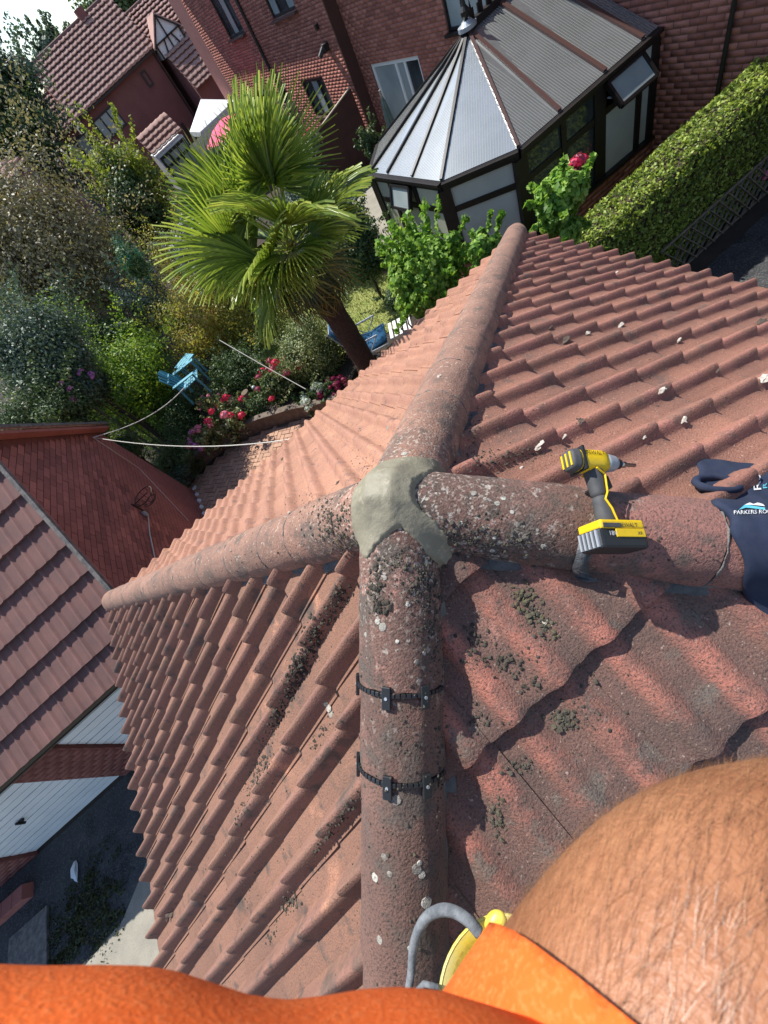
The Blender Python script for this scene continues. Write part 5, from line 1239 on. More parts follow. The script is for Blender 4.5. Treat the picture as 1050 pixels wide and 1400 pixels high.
for k in range(9): MB().box((-8.95 - k * .235, 2.72, G + .09), (.112, .11, .09)).build('brick', M_BRICKO, kb)
mn = thing('manhole_cover', 'pale rectangular drain slab in the shaded drive at the left edge', 'drain cover', (-8.9, 1.9, G)); MB().box((-8.9, 1.75, G + .02), (.42, .55, .02)).build('slab', M_MORT, mn)
V, F, T = leaves((-7.7, 1.75, G + .02), 4200, (1.0, .75, .04), .02, 90, cl_r=.16); tag(fast('weeds', V, F, M_L['weed'], tint=T), 'dark weeds and moss spreading over the shaded drive', 'weeds', kind='stuff')
p = onz(104, 1192, G); mb = MB(); blob(mb, p + (0, 0, .03), .1, 6, 2, (.7, 1.5, .3), .5); tag(mb.build('crushed_bag', M_GDOOR, None), 'crumpled pale blue plastic bag lying on the shaded drive', 'plastic bag')

# ================================================================ SMALL THINGS ON THE ROOF
bpy.context.view_layer.update(); DG = bpy.context.evaluated_depsgraph_get()
def cast(px, py, nocap=False):
    d = ray(px, py); d = d / np.linalg.norm(d); ok, loc, nr_, _, ob, _ = scn.ray_cast(DG, Vector(CAMP), Vector(d))
    if not ok or (loc - Vector(CAMP)).length > 6 or (nocap and ob.name.startswith('cement')): return None
    n = np.array(nr_); n = -n if n @ d > 0 else n
    return np.array(loc), n
def cluster(name, px, py, sx, sy, n, r0, r1, tl, th, m=M_MOSS, flat=.6, sub=1, seed=0, ang=0.):
    mb = MB(); rg = random.Random(seed * 31 + int(px) * 7 + int(py)); ca, sa = math.cos(ang), math.sin(ang)
    n = int(n * 1.9); r0 *= .6; r1 *= .82
    for i in range(n):
        u, v = rg.gauss(0, .5) * sx, rg.gauss(0, .5) * sy; h = cast(px + u * ca - v * sa, py + u * sa + v * ca, True)
        if h is None: continue
        P, nn = h; r = (r0 + (r1 - r0) * rg.random() ** 1.8) * (1.35 if rg.random() < .1 else 1); blob(mb, P + nn * r * .25, r, rg.random() * 50, sub, (1, 1, flat), .7, t=rg.uniform(tl, th))
    if mb.V: return mb.build(name, m, garage, kind='stuff')
# moss cushions: (px, py, spread x, spread y, count, r0, r1, tint lo, hi, tilt)
for i, (px, py, sx, sy, n, r0, r1, a, b, an) in enumerate([
    (590, 735, 22, 26, 60, .003, .009, .0, .6, 0), (640, 735, 55, 28, 110, .002, .007, .0, .7, 0), (700, 745, 60, 25, 60, .002, .006, .2, .9, 0), (455, 715, 28, 30, 110, .002, .007, .0, 1, 0), (475, 745, 22, 18, 70, .002, .006, .5, 1, 0),
    (516, 795, 14, 30, 46, .003, .009, .0, .5, 0), (520, 830, 18, 14, 30, .003, .009, .0, .4, 0), (575, 800, 30, 30, 100, .002, .007, .1, .8, 0), (590, 850, 18, 50, 80, .002, .006, .0, .7, 0), (545, 770, 30, 20, 60, .0015, .005, .3, 1, 0),
    (735, 845, 16, 38, 85, .003, .009, .5, 1, -.8), (715, 815, 12, 14, 30, .003, .008, .85, 1, 0), (770, 985, 20, 16, 60, .003, .009, .3, .9, 0), (680, 1115, 10, 34, 50, .002, .008, .3, .9, 0), (650, 880, 22, 30, 22, .003, .010, .0, .5, 0), (690, 905, 40, 22, 30, .003, .009, .0, .5, 0), (730, 935, 20, 10, 12, .003, .008, .0, .5, 0),
    (805, 985, 40, 60, 14, .003, .008, .0, .5, 0), (660, 985, 25, 16, 14, .003, .007, .0, .5, 0), (710, 1045, 22, 12, 22, .003, .008, .3, .8, 0),
    (402, 930, 12, 50, 120, .003, .009, .0, .5, .45), (375, 985, 10, 30, 50, .003, .008, .0, .5, .5), (355, 1050, 14, 40, 70, .003, .008, .0, .5, .5), (430, 870, 14, 40, 90, .003, .009, .0, .7, .4), (462, 820, 12, 30, 60, .002, .008, .0, .8, .4), (408, 905, 14, 14, 46, .003, .011, .0, .6, 0), (330, 1110, 8, 30, 22, .003, .007, .0, .4, .5), (440, 1000, 8, 30, 26, .003, .007, .0, .5, .5),
    (395, 1235, 12, 14, 34, .003, .009, .2, .9, .5), (455, 1130, 8, 60, 60, .0025, .007, .0, .7, .6), (372, 1275, 6, 16, 14, .003, .007, .1, .8, .5), (340, 1210, 30, 60, 18, .002, .005, .0, .6, .5),
    (665, 625, 34, 14, 46, .002, .007, .0, .7, 0), (725, 622, 36, 8, 34, .002, .006, .0, .7, 0), (648, 590, 8, 36, 40, .0015, .005, .4, 1, 0), (795, 575, 8, 6, 14, .002, .006, .0, .3, 0), (500, 640, 30, 24, 36, .0015, .005, .1, .8, .8), (470, 610, 60, 40, 26, .002, .005, .0, .6, .8),
    (430, 690, 50, 24, 50, .0015, .005, .1, .9, 0), (310, 775, 60, 26, 20, .002, .006, .1, .6, -.3), (600, 1080, 6, 120, 30, .002, .006, .0, .6, 0), (590, 900, 30, 60, 60, .0015, .004, .0, .6, 0), (550, 1000, 90, 60, 50, .0015, .0045, .0, .8, 0)]):
    cluster('moss', px, py, sx, sy, n, r0, r1, a, b, seed=i, ang=an)
# fine scattered moss crumbs over the four slopes
for i, (px, py, sx, sy, n) in enumerate([(780, 1000, 260, 220, 90), (330, 1060, 190, 330, 190), (860, 500, 300, 200, 150), (420, 590, 200, 130, 90), (540, 1160, 90, 260, 90), (850, 740, 240, 60, 60)]):
    cluster('moss', px, py, sx, sy, n, .0012, .0042, .0, .9, seed=90 + i, sub=1)
# lichen rosettes (thin discs on the hip tiles)
def rosette(mb, px, py, rp, t, rg):
    h = cast(px, py)
    if h is None: return
    P, nn = h; r = rp * np.linalg.norm(P - CAMP) / 620; x = nrm(np.cross(nn, (0, 0, 1) if abs(nn[2]) < .9 else (1, 0, 0))); y = np.cross(nn, x); n = len(mb.V); k = 14
    ring = []
    for i in range(k):
        a = 2 * math.pi * i / k; rr = r * .85 * (1 + .12 * rg.uniform(-1, 1)); q = P + (x * math.cos(a) + y * math.sin(a)) * rr; ring.append(q)
    mb.V += [q - nn * .001 for q in ring] + [P + (q - P) * .85 + nn * .0012 for q in ring] + [P + nn * .0020]
    for i in range(k):
        j = (i + 1) % k; mb.F += [(n + i, n + j, n + k + j, n + k + i), (n + k + i, n + k + j, n + 2 * k)]; mb.T += [t, t]
rg = random.Random(4)
for j, lst in enumerate([[(648, 674, 6), (688, 681, 5), (680, 688, 5), (663, 682, 4), (660, 723, 5), (673, 753, 5), (743, 747, 5), (707, 717, 5), (657, 753, 4), (717, 735, 4), (640, 760, 4), (692, 760, 4), (700, 700, 4), (655, 735, 4), (630, 715, 4), (720, 760, 3), (735, 725, 3), (676, 735, 4)],
    [(583, 1234, 8), (570, 1188, 7), (577, 1196, 5), (574, 1180, 4), (526, 1172, 5), (513, 1200, 6), (533, 1195, 4), (519, 1285, 5), (541, 1094, 8), (560, 1296, 3), (523, 857, 8), (516, 850, 6), (558, 826, 5), (570, 905, 5), (580, 893, 4), (543, 877, 4)],
    [(445, 962, 6), (452, 975, 7), (449, 968, 7), (530, 585, 5), (395, 700, 3), (553, 620, 6), (500, 868, 5), (526, 790, 5)]]):
    mb = MB()
    for px, py, r in lst: rosette(mb, px, py, r, rg.random(), rg)
    mb.build('lichen', M_LICH, garage, kind='stuff')
# loose pale chips and dark scraps lying on the slopes
def chip(px, py, rp, m, label, name='mortar_chip', cat='debris', sq=(1.0, .6, .22), grp='loose debris on the tiles', sub=2):
    h = cast(px, py)
    if h is None: return
    P, nn = h; r = .78 * rp * np.linalg.norm(P - CAMP) / 620; mb = MB(); blob(mb, P + nn * r * .12, r, px * .01 + py, sub, sq, .7); tag(mb.build(name, m, None), label, cat, grp)
for px, py, r, lb in [(735, 610, 10, 'largest pale mortar chip, just above the right hip near the drill'), (771, 597, 6, 'pale chip right of the largest one above the drill'), (933, 575, 7, 'round pale chip in the middle of the right slope'), (902, 535, 8, 'long pale chip beside a dark scrap on the right slope'),
    (1043, 518, 9, 'pale chip at the right edge of the photo'), (927, 465, 4, 'small curled pale scrap higher on the right slope'), (847, 445, 6, 'small pale scrap on the upper right slope'), (802, 455, 5, 'pale smear of mortar beside a dark scrap, upper right slope'), (880, 598, 4, 'tiny pale chip between two large ones on the right slope'),
    (842, 373, 3, 'tiny white speck near the far eave of the right slope'), (440, 553, 5, 'pale chip on the far slope above the cement cap'), (600, 515, 5, 'pale chip against the side of the far hip'), (742, 852, 9, 'long pale flake in the moss under the right hip'), (712, 640, 4, 'pale flake at the foot of the right hip by the junction')]:
    chip(px, py, r, M_CHIP, lb)
for px, py, r, lb in [(772, 465, 9, 'long dark scrap on the upper right slope'), (793, 577, 7, 'black clod beside pale chips above the drill'), (1040, 443, 9, 'round dark cap near the right edge of the photo'), (752, 448, 4, 'small dark scrap near the top of the far hip'), (980, 507, 4, 'small dark clod right of the long pale chip'), (907, 531, 5, 'dark scrap touching the long pale chip'), (463, 660, 6, 'black scrap against the left hip above the cement cap'), (232, 1248, 7, 'dark twisted scrap low on the left slope'), (387, 627, 5, 'small dark clod on the far slope')]:
    chip(px, py, r, M_DARKCHIP, lb, 'dark_scrap')
# torn grey underlay sticking out below the drill
tu = thing('torn_underlay', 'torn grey underlay scrap hanging below the cordless driver', 'roofing underlay', surf(808, 775))
def pxgrid(name, rows, m, parent, lift=.004, thick=.002):
    P = []
    for r in rows:
        row = []
        for (a, b, l) in r:
            h = cast(a, b); row.append(h[0] + h[1] * (lift + l))
        P.append(row)
    o = MB().grid(P).build(name, m, parent, smooth=True); sm = o.modifiers.new('s', 'SOLIDIFY'); sm.thickness = thick; return o
pxgrid('scrap', [[(790, 742, .0), (803, 748, .004)], [(786, 757, .006), (802, 762, .010)], [(782, 772, .006), (800, 776, .012)], [(784, 788, .010), (806, 790, .016)], [(790, 793, .016), (815, 794, .018)], [(796, 795, .016), (826, 792, .010)]], M_FLASH, tu)

# ---------------------------------------------------------------- cordless driver
def lift_px(px, py, l): h = cast(px, py); return h[0] + h[1] * l
Bc = lift_px(833, 745, .062); Hc = lift_px(799, 668, .108)
ah = nrm(Hc - Bc); cc_ = lift_px(852, 672, .055) - Hc; ac = nrm(cc_ - ah * (cc_ @ ah)); ac = nrm(ac * math.cos(.35) - np.cross(ah, ac) * math.sin(.35)); as_ = np.cross(ah, ac)
if as_ @ (CAMP - Bc) < 0: as_ = -as_
LH = np.linalg.norm(Hc - Bc) * .74
Bc = CAMP + nrm(ray(833, 732)) * (np.linalg.norm(Bc - CAMP) - .004)
dl = thing('cordless_driver', 'yellow and black cordless impact driver lying across the right hip', 'power tool', Bc)
SC = .88; ac = ac * SC; as_ = as_ * SC; ah = ah * SC; LH = LH / SC      # tool size
def D(c, s, h): return Bc + ac * c + as_ * s + ah * h
def rounded(mb, c0, h0, c1, h1, w0, w1, d0, d1, n=7, seg=16, e=2.6):
    """super-elliptic loft from (c0,h0) to (c1,h1); w = half width along ac/ah plane, d = half depth along as"""
    a = D(c0, 0, h0); b = D(c1, 0, h1); ax_ = nrm(b - a); x = np.cross(as_, ax_); n0 = len(mb.V)
    for i in range(n + 1):
        t = i / n; k = 1 if 0 < i < n else .86; w_, d_ = (w0 + (w1 - w0) * t) * k, (d0 + (d1 - d0) * t) * k
        for j in range(seg):
            q = 2 * math.pi * j / seg; cx, sx = math.cos(q), math.sin(q); cx = math.copysign(abs(cx) ** (2 / e), cx); sx = math.copysign(abs(sx) ** (2 / e), sx)
            mb.V.append(a + (b - a) * t + x * cx * w_ + as_ * sx * d_)
    for i in range(n):
        for j in range(seg): p = n0 + i * seg + j; q = n0 + i * seg + (j + 1) % seg; mb.F.append((p, q, q + seg, p + seg)); mb.T.append(.5)
    mb.F.append(tuple(n0 + j for j in range(seg))[::-1]); mb.F.append(tuple(n0 + n * seg + j for j in range(seg))); mb.T += [.5, .5]; return mb
bx_ = [ac, as_, ah]
bt = MB().box(D(.008, 0, -.018), (.082, .044, .030), bx_).build('battery', M_BLKP, dl, bevel=.008)
MB().box(D(.010, 0, .022), (.076, .046, .014), bx_).build('battery_shell', M_YEL, bt, bevel=.006)
for sg in (1, -1):
    MB().box(D(.030, sg * .0455, -.004), (.050, .002, .012), bx_).build('battery_label', M_YEL, bt, bevel=.001)
    MB().box(D(-.030, sg * .0462, .018), (.030, .0025, .006), bx_).build('battery_latch', M_GRIP, bt)
for k in range(5): MB().box(D(-.0755, -.032 + k * .016, -.018), (.004, .0035, .024), bx_).build('battery_rib', M_LGREY, bt)
rounded(MB(), .004, .03, -.004, LH * .52, .030, .021, .028, .021, e=2.2).build('grip', M_GRIP, dl, smooth=True)
rounded(MB(), -.004, LH * .50, -.006, LH - .02, .021, .029, .021, .027, e=2.2).build('upper_grip', M_GRIP, dl, smooth=True)
MB().tube([D(.022, 0, LH * .62), D(.040, 0, LH * .66), D(.036, 0, LH * .80)], [.008, .010, .008], 8).build('trigger', M_BLKP, dl, smooth=True)
hdm = rounded(MB(), -.070, LH, .040, LH, .035, .036, .033, .033, e=3).build('motor_housing', M_YEL, dl, smooth=True)
rounded(MB(), -.092, LH, -.062, LH, .031, .037, .029, .035, e=3.2).build('rear_cap', M_GRIP, dl, smooth=True)
for k in (-1, 0, 1): MB().box(D(-.0925, k * .018, LH), (.002, .003, .022), bx_).build('cap_stripe', M_YEL, hdm)
rounded(MB(), .036, LH, .085, LH, .033, .024, .031, .024, e=2).build('nose_cone', M_LGREY, dl, smooth=True)
rounded(MB(), .083, LH, .104, LH, .019, .016, .019, .016, e=2).build('chuck_collar', M_BLKP, dl, smooth=True)
MB().tube([D(.102, 0, LH), D(.125, 0, LH), D(.126, 0, LH), D(.165, 0, LH), D(.170, 0, LH)], [.009, .009, .0055, .0055, .002], 10).build('driver_bit', M_STEEL, dl, smooth=True)
for sg in (1, -1):
    MB().tube([D(.016, sg * .026, .035), D(.006, sg * .027, LH * .32), D(-.006, sg * .0235, LH * .45), D(.008, sg * .023, LH * .55), D(.010, sg * .027, LH * .78), D(-.02, sg * .032, LH * .86)], .0028, 6).build('grip_line', M_YEL, dl)
MB().box(D(-.055, 0, LH + .0), (.004, .0355, .0375), bx_).build('vent_band', M_BLKP, hdm)
def text_mesh(s_, size):
    cu = bpy.data.curves.new('t', 'FONT'); cu.body = s_; cu.size = size; cu.resolution_u = 3; ob = bpy.data.objects.new('t', cu); COL.objects.link(ob); bpy.context.view_layer.update()
    me = bpy.data.meshes.new_from_object(ob.evaluated_get(bpy.context.evaluated_depsgraph_get())); bpy.data.objects.remove(ob)
    V = np.array([v.co[:] for v in me.vertices]); F = [tuple(p.vertices) for p in me.polygons]; bpy.data.meshes.remove(me); return V, F
def flat_text(name, s_, size, O, X, Y, m, parent, bold=0.):
    V, F = text_mesh(s_, size); N = np.cross(X, Y); return fast(name, [O + X * v[0] + Y * v[1] for v in V], F, m, parent)
flat_text('lettering', 'DEWALT', .017, D(-.010, .0478, .0125), ac, ah, M_BLKP, bt); flat_text('lettering', '18V', .018, D(-.048, .0478, -.012), ac, ah, M_WHITE, bt); flat_text('lettering', 'XR', .014, D(.052, .0480, -.010), ac, ah, M_BLKP, bt)
flat_text('lettering', 'DEWALT', .018, D(-.052, .0345, LH + .010), ac, ah, M_BLKP, hdm)

# ---------------------------------------------------------------- navy work top over the right hip
eR, dR, bR, cR = HF['right']
edge = []
for px, py in ((955, 652), (955, 672), (978, 690), (993, 708), (1003, 730), (1011, 760), (1017, 795), (1024, 825), (1032, 848), (1046, 872)):
    P = surf(px, py, .01); edge.append((P[0] * bR[0] + P[1] * bR[1], P[0] * eR[0] + P[1] * eR[1]))
edge.sort(); et = [q[0] for q in edge]; es = [q[1] for q in edge]
def cloth(s_, t_, lift=.014):
    x, y = eR[0] * s_ + bR[0] * t_, eR[1] * s_ + bR[1] * t_
    f = .010 * noise.noise(Vector((s_ * 9, t_ * 5, 3.))) + .007 * noise.noise(Vector((s_ * 26 + t_ * 9, t_ * 14, 8.)))
    return np.array([x, y, Hs(x, y, 42.) + lift + f + .006])
P = []; nt_, ns_ = 70, 60; t0_, t1_ = et[0] - .06, et[-1] + .10
for i in range(nt_ + 1):
    t_ = t0_ + (t1_ - t0_) * i / nt_; sL = np.interp(t_, et, es) + .006 * math.sin(t_ * 60); row = []
    for j in range(ns_ + 1):
        s_ = sL + (1.55 - sL) * j / ns_; p = cloth(s_, t_)
        if j == 0: p = p - (0, 0, .014)
        row.append(p)
    P.append(row)
jk = thing('work_top', 'dark navy printed work top draped over the right end of the hip', 'garment', P[20][10])
o = MB().grid(P).build('fabric', M_NAVY, jk, smooth=True); sm = o.modifiers.new('s', 'SOLIDIFY'); sm.thickness = .004
cl = []
for k in range(17):
    a = 2 * math.pi * k / 16; px, py = 980 + 30 * math.cos(a) * 1.0, 664 + 11 * math.sin(a) + 3 * math.cos(a)
    P_ = surf(px, py, .02); cl.append(P_ + (0, 0, .012 + .010 * math.sin(a)))
MB().tube(cl, [.010 + .004 * abs(math.sin(k * 1.3)) for k in range(17)], 8).build('collar', M_NAVY, jk, smooth=True)
def on_cloth(px, py, l=.004):
    d = ray(px, py); t = .5
    while t < 4:
        Q = CAMP + d * t; s_ = Q[0] * eR[0] + Q[1] * eR[1]; t2 = Q[0] * bR[0] + Q[1] * bR[1]; c = cloth(s_, t2)
        if Q[2] < c[2] + l: return Q
        t += .002
    return CAMP + d
def cloth_text(s_, px0, py0, dx, dy, hpx, m, name='lettering', cond=1.):
    V, F = text_mesh(s_, 1.); L_ = math.hypot(dx, dy); ux, uy = dx / L_, dy / L_; wv = V[:, 0].max(); k = L_ / wv
    return fast(name, [on_cloth(px0 + ux * v[0] * k + uy * v[1] * hpx, py0 + uy * v[0] * k - ux * v[1] * hpx) for v in V], F, m, jk)
cloth_text('PARKERS ROOFING', 1003, 703, 70, -2, 7.5, M_WHITE)
cloth_text('RS', 1041, 671, -2, -24, 15, M_WHITE); cloth_text('R', 1049, 668, -1, -8, 8, M_TEAL)
def cloth_poly(pp, m, name): fast(name, [on_cloth(a, b) for a, b in pp], [tuple(range(len(pp)))], m, jk)
cloth_poly([(1010, 697), (1018, 690), (1028, 691), (1040, 693), (1046, 694), (1046, 697), (1030, 695), (1020, 694)], M_TEAL, 'print_hill')
cloth_poly([(1018, 690), (1025, 687), (1030, 689), (1036, 687), (1043, 689), (1046, 692), (1038, 691), (1028, 690)], M_WHITE, 'print_peak')

# ---------------------------------------------------------------- yellow tub with grey loop handle
tbC = CAMP + ray(678, 1350) * .86
tub = thing('plastering_tub', 'yellow plastic tub with a dusty grey loop handle beside the down hip', 'tub', tbC)
vx = RM.T @ np.array([.80, -.58, .15]); vx = nrm(vx); vn = nrm(RM.T @ np.array([-.45, -.62, -.62])); vn = nrm(vn - vx * (vn @ vx)); vy = np.cross(vn, vx)
P = []
for rr, hh in ((.108, .0), (.112, .002), (.104, .0), (.088, -.04), (.070, -.075), (.0, -.078)):
    P.append([tbC + (vx * math.cos(a) * 1.25 + vy * math.sin(a) * .92) * rr + vn * hh for a in np.linspace(0, 2 * math.pi, 41)])
o = MB().grid(P).build('bowl', M_YELP, tub, smooth=True); sm = o.modifiers.new('s', 'SOLIDIFY'); sm.thickness = .004
tabp = CAMP + ray(678, 1262) * .86
mb = MB(); blob(mb, tabp, .022, 2, 3, (1.2, .9, .5), .06); mb.build('rim_tab', M_YELP, tub, smooth=True)
hp = []
for px, py, dd in ((556, 1368, .90), (562, 1330, .92), (566, 1290, .93), (580, 1258, .93), (600, 1245, .92), (620, 1246, .91), (640, 1258, .89), (655, 1275, .88)): hp.append(CAMP + ray(px, py) * dd)
def smooth_path(ps, n=6):
    o_ = []; ps = [ps[0]] + list(ps) + [ps[-1]]
    for i in range(1, len(ps) - 2):
        for k in range(n):
            t = k / n; o_.append(.5 * (2 * ps[i] + (ps[i + 1] - ps[i - 1]) * t + (2 * ps[i - 1] - 5 * ps[i] + 4 * ps[i + 1] - ps[i + 2]) * t * t + (3 * ps[i] - ps[i - 1] - 3 * ps[i + 1] + ps[i + 2]) * t ** 3))
    o_.append(ps[-2]); return o_
hp = smooth_path(hp)
MB().tube(hp, [.0085 + .004 * min(1, i / 25) for i in range(len(hp))], 10).build('loop_handle', mat('dusty_rubber', (.20, .215, .225), (.10, .11, .12), 40., .9, .5, 200), tub, smooth=True)
MB().tube([CAMP + ray(px, py) * dd for px, py, dd in ((560, 1366, .90), (580, 1345, .89), (600, 1350, .88))], .006, 8).build('handle_end', MATS['dusty_rubber'], tub, smooth=True)

# ---------------------------------------------------------------- the person holding the camera
me = bpy.data.meshes.new('person')
J = {}; JV = []; JR = []; JE = []
def j(name, p, r, par=None, world=False):
    J[name] = len(JV); JV.append(p if world else cpt(*p)); JR.append(r)
    if par: JE.append((J[par], J[name]))
W_ = True
j('pelvis', (-.90, -1.30, .02), .15, None, W_); j('waist', (-.72, -1.16, .30), .135, 'pelvis', W_); j('chest', (-.48, -1.00, .60), .15, 'waist', W_); j('neckbase', (-.36, -.97, .83), .075, 'chest', W_)
j('neck', (-.33, -.95, .92), .058, 'neckbase', W_); j('head', (-.27, -.92, 1.05), .095, 'neck', W_); j('crown', (-.25, -.91, 1.14), .075, 'head', W_)
j('rsh', (-.12, .37, .075), .100, 'neckbase'); j('rarm', (.060, .300, .150), .074, 'rsh'); j('rmid', (.158, .208, .165), .106, 'rarm'); j('relb', (.310, .200, .190), .084, 'rmid'); j('rfore', (.25, .07, .06), .044, 'relb'); j('rwrist', (.16, .03, -.03), .030, 'rfore'); j('rpalm', (.10, .01, -.045), .032, 'rwrist')
j('lsh', (-.27, .36, .0), .068, 'neckbase'); j('larm', (-.17, .215, .095), .050, 'lsh'); j('lelb', (-.32, .12, .11), .046, 'larm'); j('lfore', (-.24, .06, .02), .042, 'lelb'); j('lwrist', (-.14, .03, -.03), .030, 'lfore'); j('lpalm', (-.09, .01, -.045), .032, 'lwrist')
for sd, (hx__, kn, an, to) in {'r': ((-.80, -1.42, .0), (-.40, -1.62, .10), (-.62, -1.82, -.72), (-.42, -1.78, -.86)), 'l': ((-1.02, -1.20, .0), (-1.05, -.98, .18), (-1.40, -1.02, -.70), (-1.26, -.84, -.72))}.items():
    j(sd + 'hip', hx__, .095, 'pelvis', W_); j(sd + 'knee', kn, .062, sd + 'hip', W_); j(sd + 'ank', an, .042, sd + 'knee', W_); j(sd + 'toe', to, .035, sd + 'ank', W_)
for sd, sg in (('r', 1), ('l', -1)):
    for k in range(4):
        j(f'{sd}f{k}a', (sg * .085, -.018 + .016 * k, -.030), .010, sd + 'palm'); j(f'{sd}f{k}b', (sg * .060, -.020 + .016 * k, -.022), .009, f'{sd}f{k}a'); j(f'{sd}f{k}c', (sg * .042, -.020 + .016 * k, -.024), .008, f'{sd}f{k}b')
    j(sd + 'tha', (sg * .085, .03, -.055), .011, sd + 'palm'); j(sd + 'thb', (sg * .060, .02, -.060), .010, sd + 'tha')
def skin_mesh(idx_edges, V, R, root, sub=2, name='x'):
    used = sorted({i for e in idx_edges for i in e}); mp = {u: i for i, u in enumerate(used)}
    me = bpy.data.meshes.new(name); me.from_pydata([tuple(V[u]) for u in used], [(mp[a], mp[b]) for a, b in idx_edges], []); ob = bpy.data.objects.new(name, me); COL.objects.link(ob)
    ob.modifiers.new('k', 'SKIN'); sd_ = me.skin_vertices[0].data
    for u, i in mp.items(): sd_[i].radius = (R[u], R[u]); sd_[i].use_root = (u == root)
    ss = ob.modifiers.new('s', 'SUBSURF'); ss.levels = ss.render_levels = sub
    bpy.context.view_layer.update(); m2 = bpy.data.meshes.new_from_object(ob.evaluated_get(bpy.context.evaluated_depsgraph_get())); bpy.data.objects.remove(ob); return m2
person = thing('person', 'crouching person in an orange top, one bare hairy arm bent close below the camera', 'person', tuple(JV[0]))
def add_me(me_, name, m, par):
    me_.materials.clear(); me_.materials.append(m); me_.polygons.foreach_set('use_smooth', [True] * len(me_.polygons)); o = bpy.data.objects.new(name, me_); place(o, par); return o
body = add_me(skin_mesh(JE, JV, JR, 0, 3, 'body'), 'body', M_SKIN, person)
# clothes: shirt with sleeves that end in open hems, trousers, boots
SR = [r + .014 for r in JR]
sh_e = [(J['pelvis'], J['waist']), (J['waist'], J['chest']), (J['chest'], J['neckbase']), (J['neckbase'], J['rsh']), (J['neckbase'], J['lsh'])]
add_me(skin_mesh(sh_e, JV, SR, J['chest'], 3, 'shirt'), 'shirt', M_ORANGE, person)
def sleeve(pts, rad, name):
    pts = [np.asarray(p) for p in pts]; fine = []; fr = []
    for i in range(len(pts) - 1):
        for k in range(10): t = k / 10; fine.append(lerp(pts[i], pts[i + 1], t)); fr.append(rad[i] * (1 - t) + rad[i + 1] * t)
    fine.append(pts[-1]); fr.append(rad[-1]); P = []; x = None; nn_ = len(fine)
    for i, p in enumerate(fine):
        d = nrm(fine[min(i + 1, nn_ - 1)] - fine[max(0, i - 1)]); x = nrm(np.cross(d, (0, 0, 1.))) if x is None else nrm(x - d * (x @ d)); y = np.cross(d, x); row = []
        for k in range(49):
            a = 2 * math.pi * k / 48; w_ = .0035 * noise.noise(Vector((i * .22, math.cos(a) * 2, math.sin(a) * 2))) + .0018 * math.sin(i * .9 + 3 * math.sin(a))
            if i >= nn_ - 3: w_ += .0012
            row.append(p + (x * math.cos(a) + y * math.sin(a)) * (fr[i] + w_))
        P.append(row)
    o = MB().grid(P).build(name, M_ORANGE, person, smooth=True); sm = o.modifiers.new('s', 'SOLIDIFY'); sm.thickness = .003; return o
def cloth_from_body(keep_fn, off, name, m):
    """a tight garment: the body's own faces where keep_fn says so, pushed out along their normals"""
    bm = bmesh.new(); bm.from_mesh(body.data); bmesh.ops.subdivide_edges(bm, edges=bm.edges[:], cuts=1, use_grid_fill=True)
    bmesh.ops.bisect_plane(bm, geom=bm.verts[:] + bm.edges[:] + bm.faces[:], plane_co=tuple(HEMP), plane_no=tuple(HEMD), clear_outer=False)
    bmesh.ops.delete(bm, geom=[f for f in bm.faces if not keep_fn(np.array(f.calc_center_median()))], context='FACES')
    bm.normal_update()
    for v in bm.verts:
        c = v.co; w_ = .0016 * noise.noise(c * 38) + .0022 * noise.noise(c * 14 + Vector((3, 1, 7))); v.co = c + v.normal * (off + w_)
    me_ = bpy.data.meshes.new(name); bm.to_mesh(me_); bm.free(); o = add_me(me_, name, m, person); sm = o.modifiers.new('s', 'SOLIDIFY'); sm.thickness = .003; sm.offset = -1; return o
pA, pS = np.array(JV[J['rarm']]), np.array(JV[J['rsh']]); ax0 = nrm(cpt(.158, .200, .165) - pA)
h1_, h2_ = CAMP + nrm(ray(735, 1276)) * .235, CAMP + nrm(ray(880, 1400)) * .205; d12 = nrm(h2_ - h1_); HEMD = nrm(ax0 - d12 * (ax0 @ d12)); HEMD = nrm(HEMD + nrm(h1_ - CAMP) * .16); HEMP = h1_ + nrm(h1_ - CAMP) * .0
def in_sleeve(c):
    return (c - HEMP) @ HEMD < 0 and np.linalg.norm(np.cross(c - pS, nrm(pA - pS))) < .21 and -.08 < (c - pS) @ nrm(pA - pS) < .50
cloth_from_body(in_sleeve, .006, 'sleeve', M_ORANGE)
sleeve([cpt(-.46, .19, .03), cpt(-.30, .215, .04), cpt(-.12, .247, .045), cpt(.02, .272, .045), cpt(.10, .34, .03)], [.11, .125, .13, .138, .14], 'shirt_front')
sleeve([cpt(-.25, .42, -.03), cpt(-.27, .36, .0), cpt(-.20, .255, .068), cpt(-.16, .195, .100), cpt(-.22, .165, .105)], [.09, .078, .062, .056, .054], 'sleeve')
for sd in 'rl':
    add_me(skin_mesh([(J['pelvis'], J[sd + 'hip']), (J[sd + 'hip'], J[sd + 'knee']), (J[sd + 'knee'], J[sd + 'ank'])], JV, [r + .018 for r in JR], J['pelvis'], 2, 'trousers'), 'trouser_leg', M_NAVY, person)
    add_me(skin_mesh([(J[sd + 'ank'], J[sd + 'toe'])], JV, [r + .022 for r in JR], J[sd + 'ank'], 2, 'boot'), 'boot', M_BLKP, person)
hb_ = MB(); blob(hb_, lerp(JV[J['head']], JV[J['crown']], .55) - (.03, .03, 0), .112, 5, 3, (1, 1, .95), .03); hb_.build('hair', M_TRUNK, person, smooth=True)
hd_ = JV[J['head']]; fw = nrm(CAMP - hd_ + (0, 0, -.10)); sdv = nrm(np.cross(fw, (0, 0, 1)));
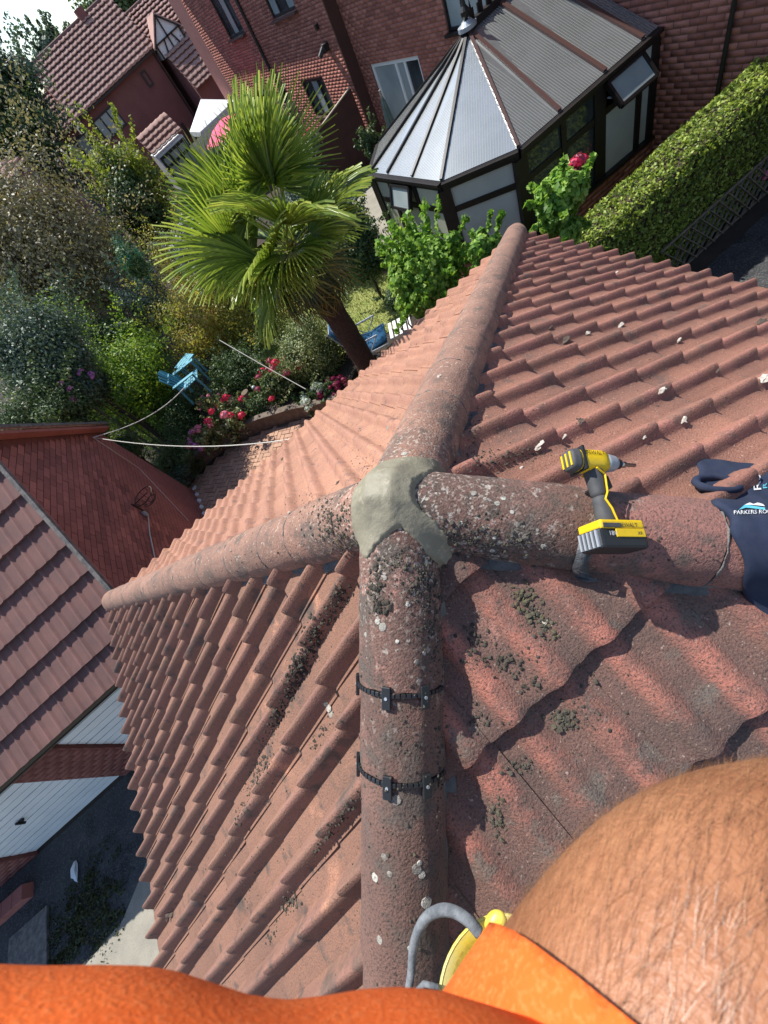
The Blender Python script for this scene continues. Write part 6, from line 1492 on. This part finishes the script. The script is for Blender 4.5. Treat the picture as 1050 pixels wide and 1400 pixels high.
for sg in (1, -1):
    mb = MB(); blob(mb, hd_ + fw * .088 + sdv * .032 * sg + (0, 0, .01), .012, 1, 2, rough=0); mb.build('eye', M_WHITE, person, smooth=True)
    mb = MB(); blob(mb, hd_ - sdv * -.095 * sg, .026, 2, 2, (.6, .6, 1), .1); mb.build('ear', M_SKIN, person, smooth=True)
mb = MB(); blob(mb, hd_ + fw * .102 - (0, 0, .015), .018, 3, 2, (.9, .9, 1.3), .05); mb.build('nose', M_SKIN, person, smooth=True)
mb = MB(); blob(mb, hd_ + fw * .092 - (0, 0, .048), .02, 4, 2, (1.2, 1.2, .35), .05); mb.build('mouth', M_RED, person, smooth=True)
# phone in the hands, just behind the viewpoint
ph = thing('phone', 'black phone held in both hands by the person on the roof', 'phone', cpt(0, 0, -.03))
MB().box(cpt(.0, .03, -.030), (.042, .080, .004), [RM[0], RM[1], RM[2]]).build('phone_body', M_BLKP, ph, bevel=.003)
# hairs on the near arm, rooted on the arm's own skin
V = []; F = []; T = []; bm_ = body.data; ctr = cpt(.15, .165, .15); ctrE = np.array(JV[J['relb']]); rg = random.Random(11)
axA = nrm(cpt(.300, .190, .190) - cpt(.055, .245, .150)); cand = []
for p in bm_.polygons:
    c = np.array(p.center); dd = (c - np.array(JV[J['rarm']])) @ axA; ra = np.linalg.norm(c - np.array(JV[J['rarm']]) - axA * dd)
    if .0 < dd < .30 and ra < .16: cand.append((p.area, c, np.array(p.normal), [np.array(bm_.vertices[v].co) for v in p.vertices]))
tot = sum(a[0] for a in cand) + 1e-9
for ar, c, n_, vs in cand:
    k = ar / tot * 13000; k = int(k) + (rg.random() < k - int(k))
    for _ in range(k):
        u, v = rg.random(), rg.random(); p = lerp(lerp(vs[0], vs[1], u), lerp(vs[-1], vs[-2] if len(vs) > 3 else vs[-1], u), v)
        fl = nrm(axA - n_ * (axA @ n_)); sd2 = np.cross(n_, fl); fl = nrm(fl + sd2 * (rg.gauss(.45, .28))); L_ = rg.uniform(.009, .019); wd = nrm(np.cross(fl, n_)) * .00007
        q1 = p + fl * L_ * .45 + n_ * L_ * .16; q2 = p + fl * L_ * .9 + n_ * L_ * .20 + sd2 * rg.uniform(-.002, .002); q3 = q2 + fl * L_ * .3 - n_ * L_ * rg.uniform(.0, .08); b0_ = len(V)
        V += [p - wd, p + wd, q1 - wd, q1 + wd, q2 - wd * .7, q2 + wd * .7, q3]; F += [(b0_, b0_ + 1, b0_ + 3, b0_ + 2), (b0_ + 2, b0_ + 3, b0_ + 5, b0_ + 4), (b0_ + 4, b0_ + 5, b0_ + 6)]; T += [rg.random()] * 3
fast('arm_hair', V, F, M_HAIR, person, tint=T, kind='stuff')
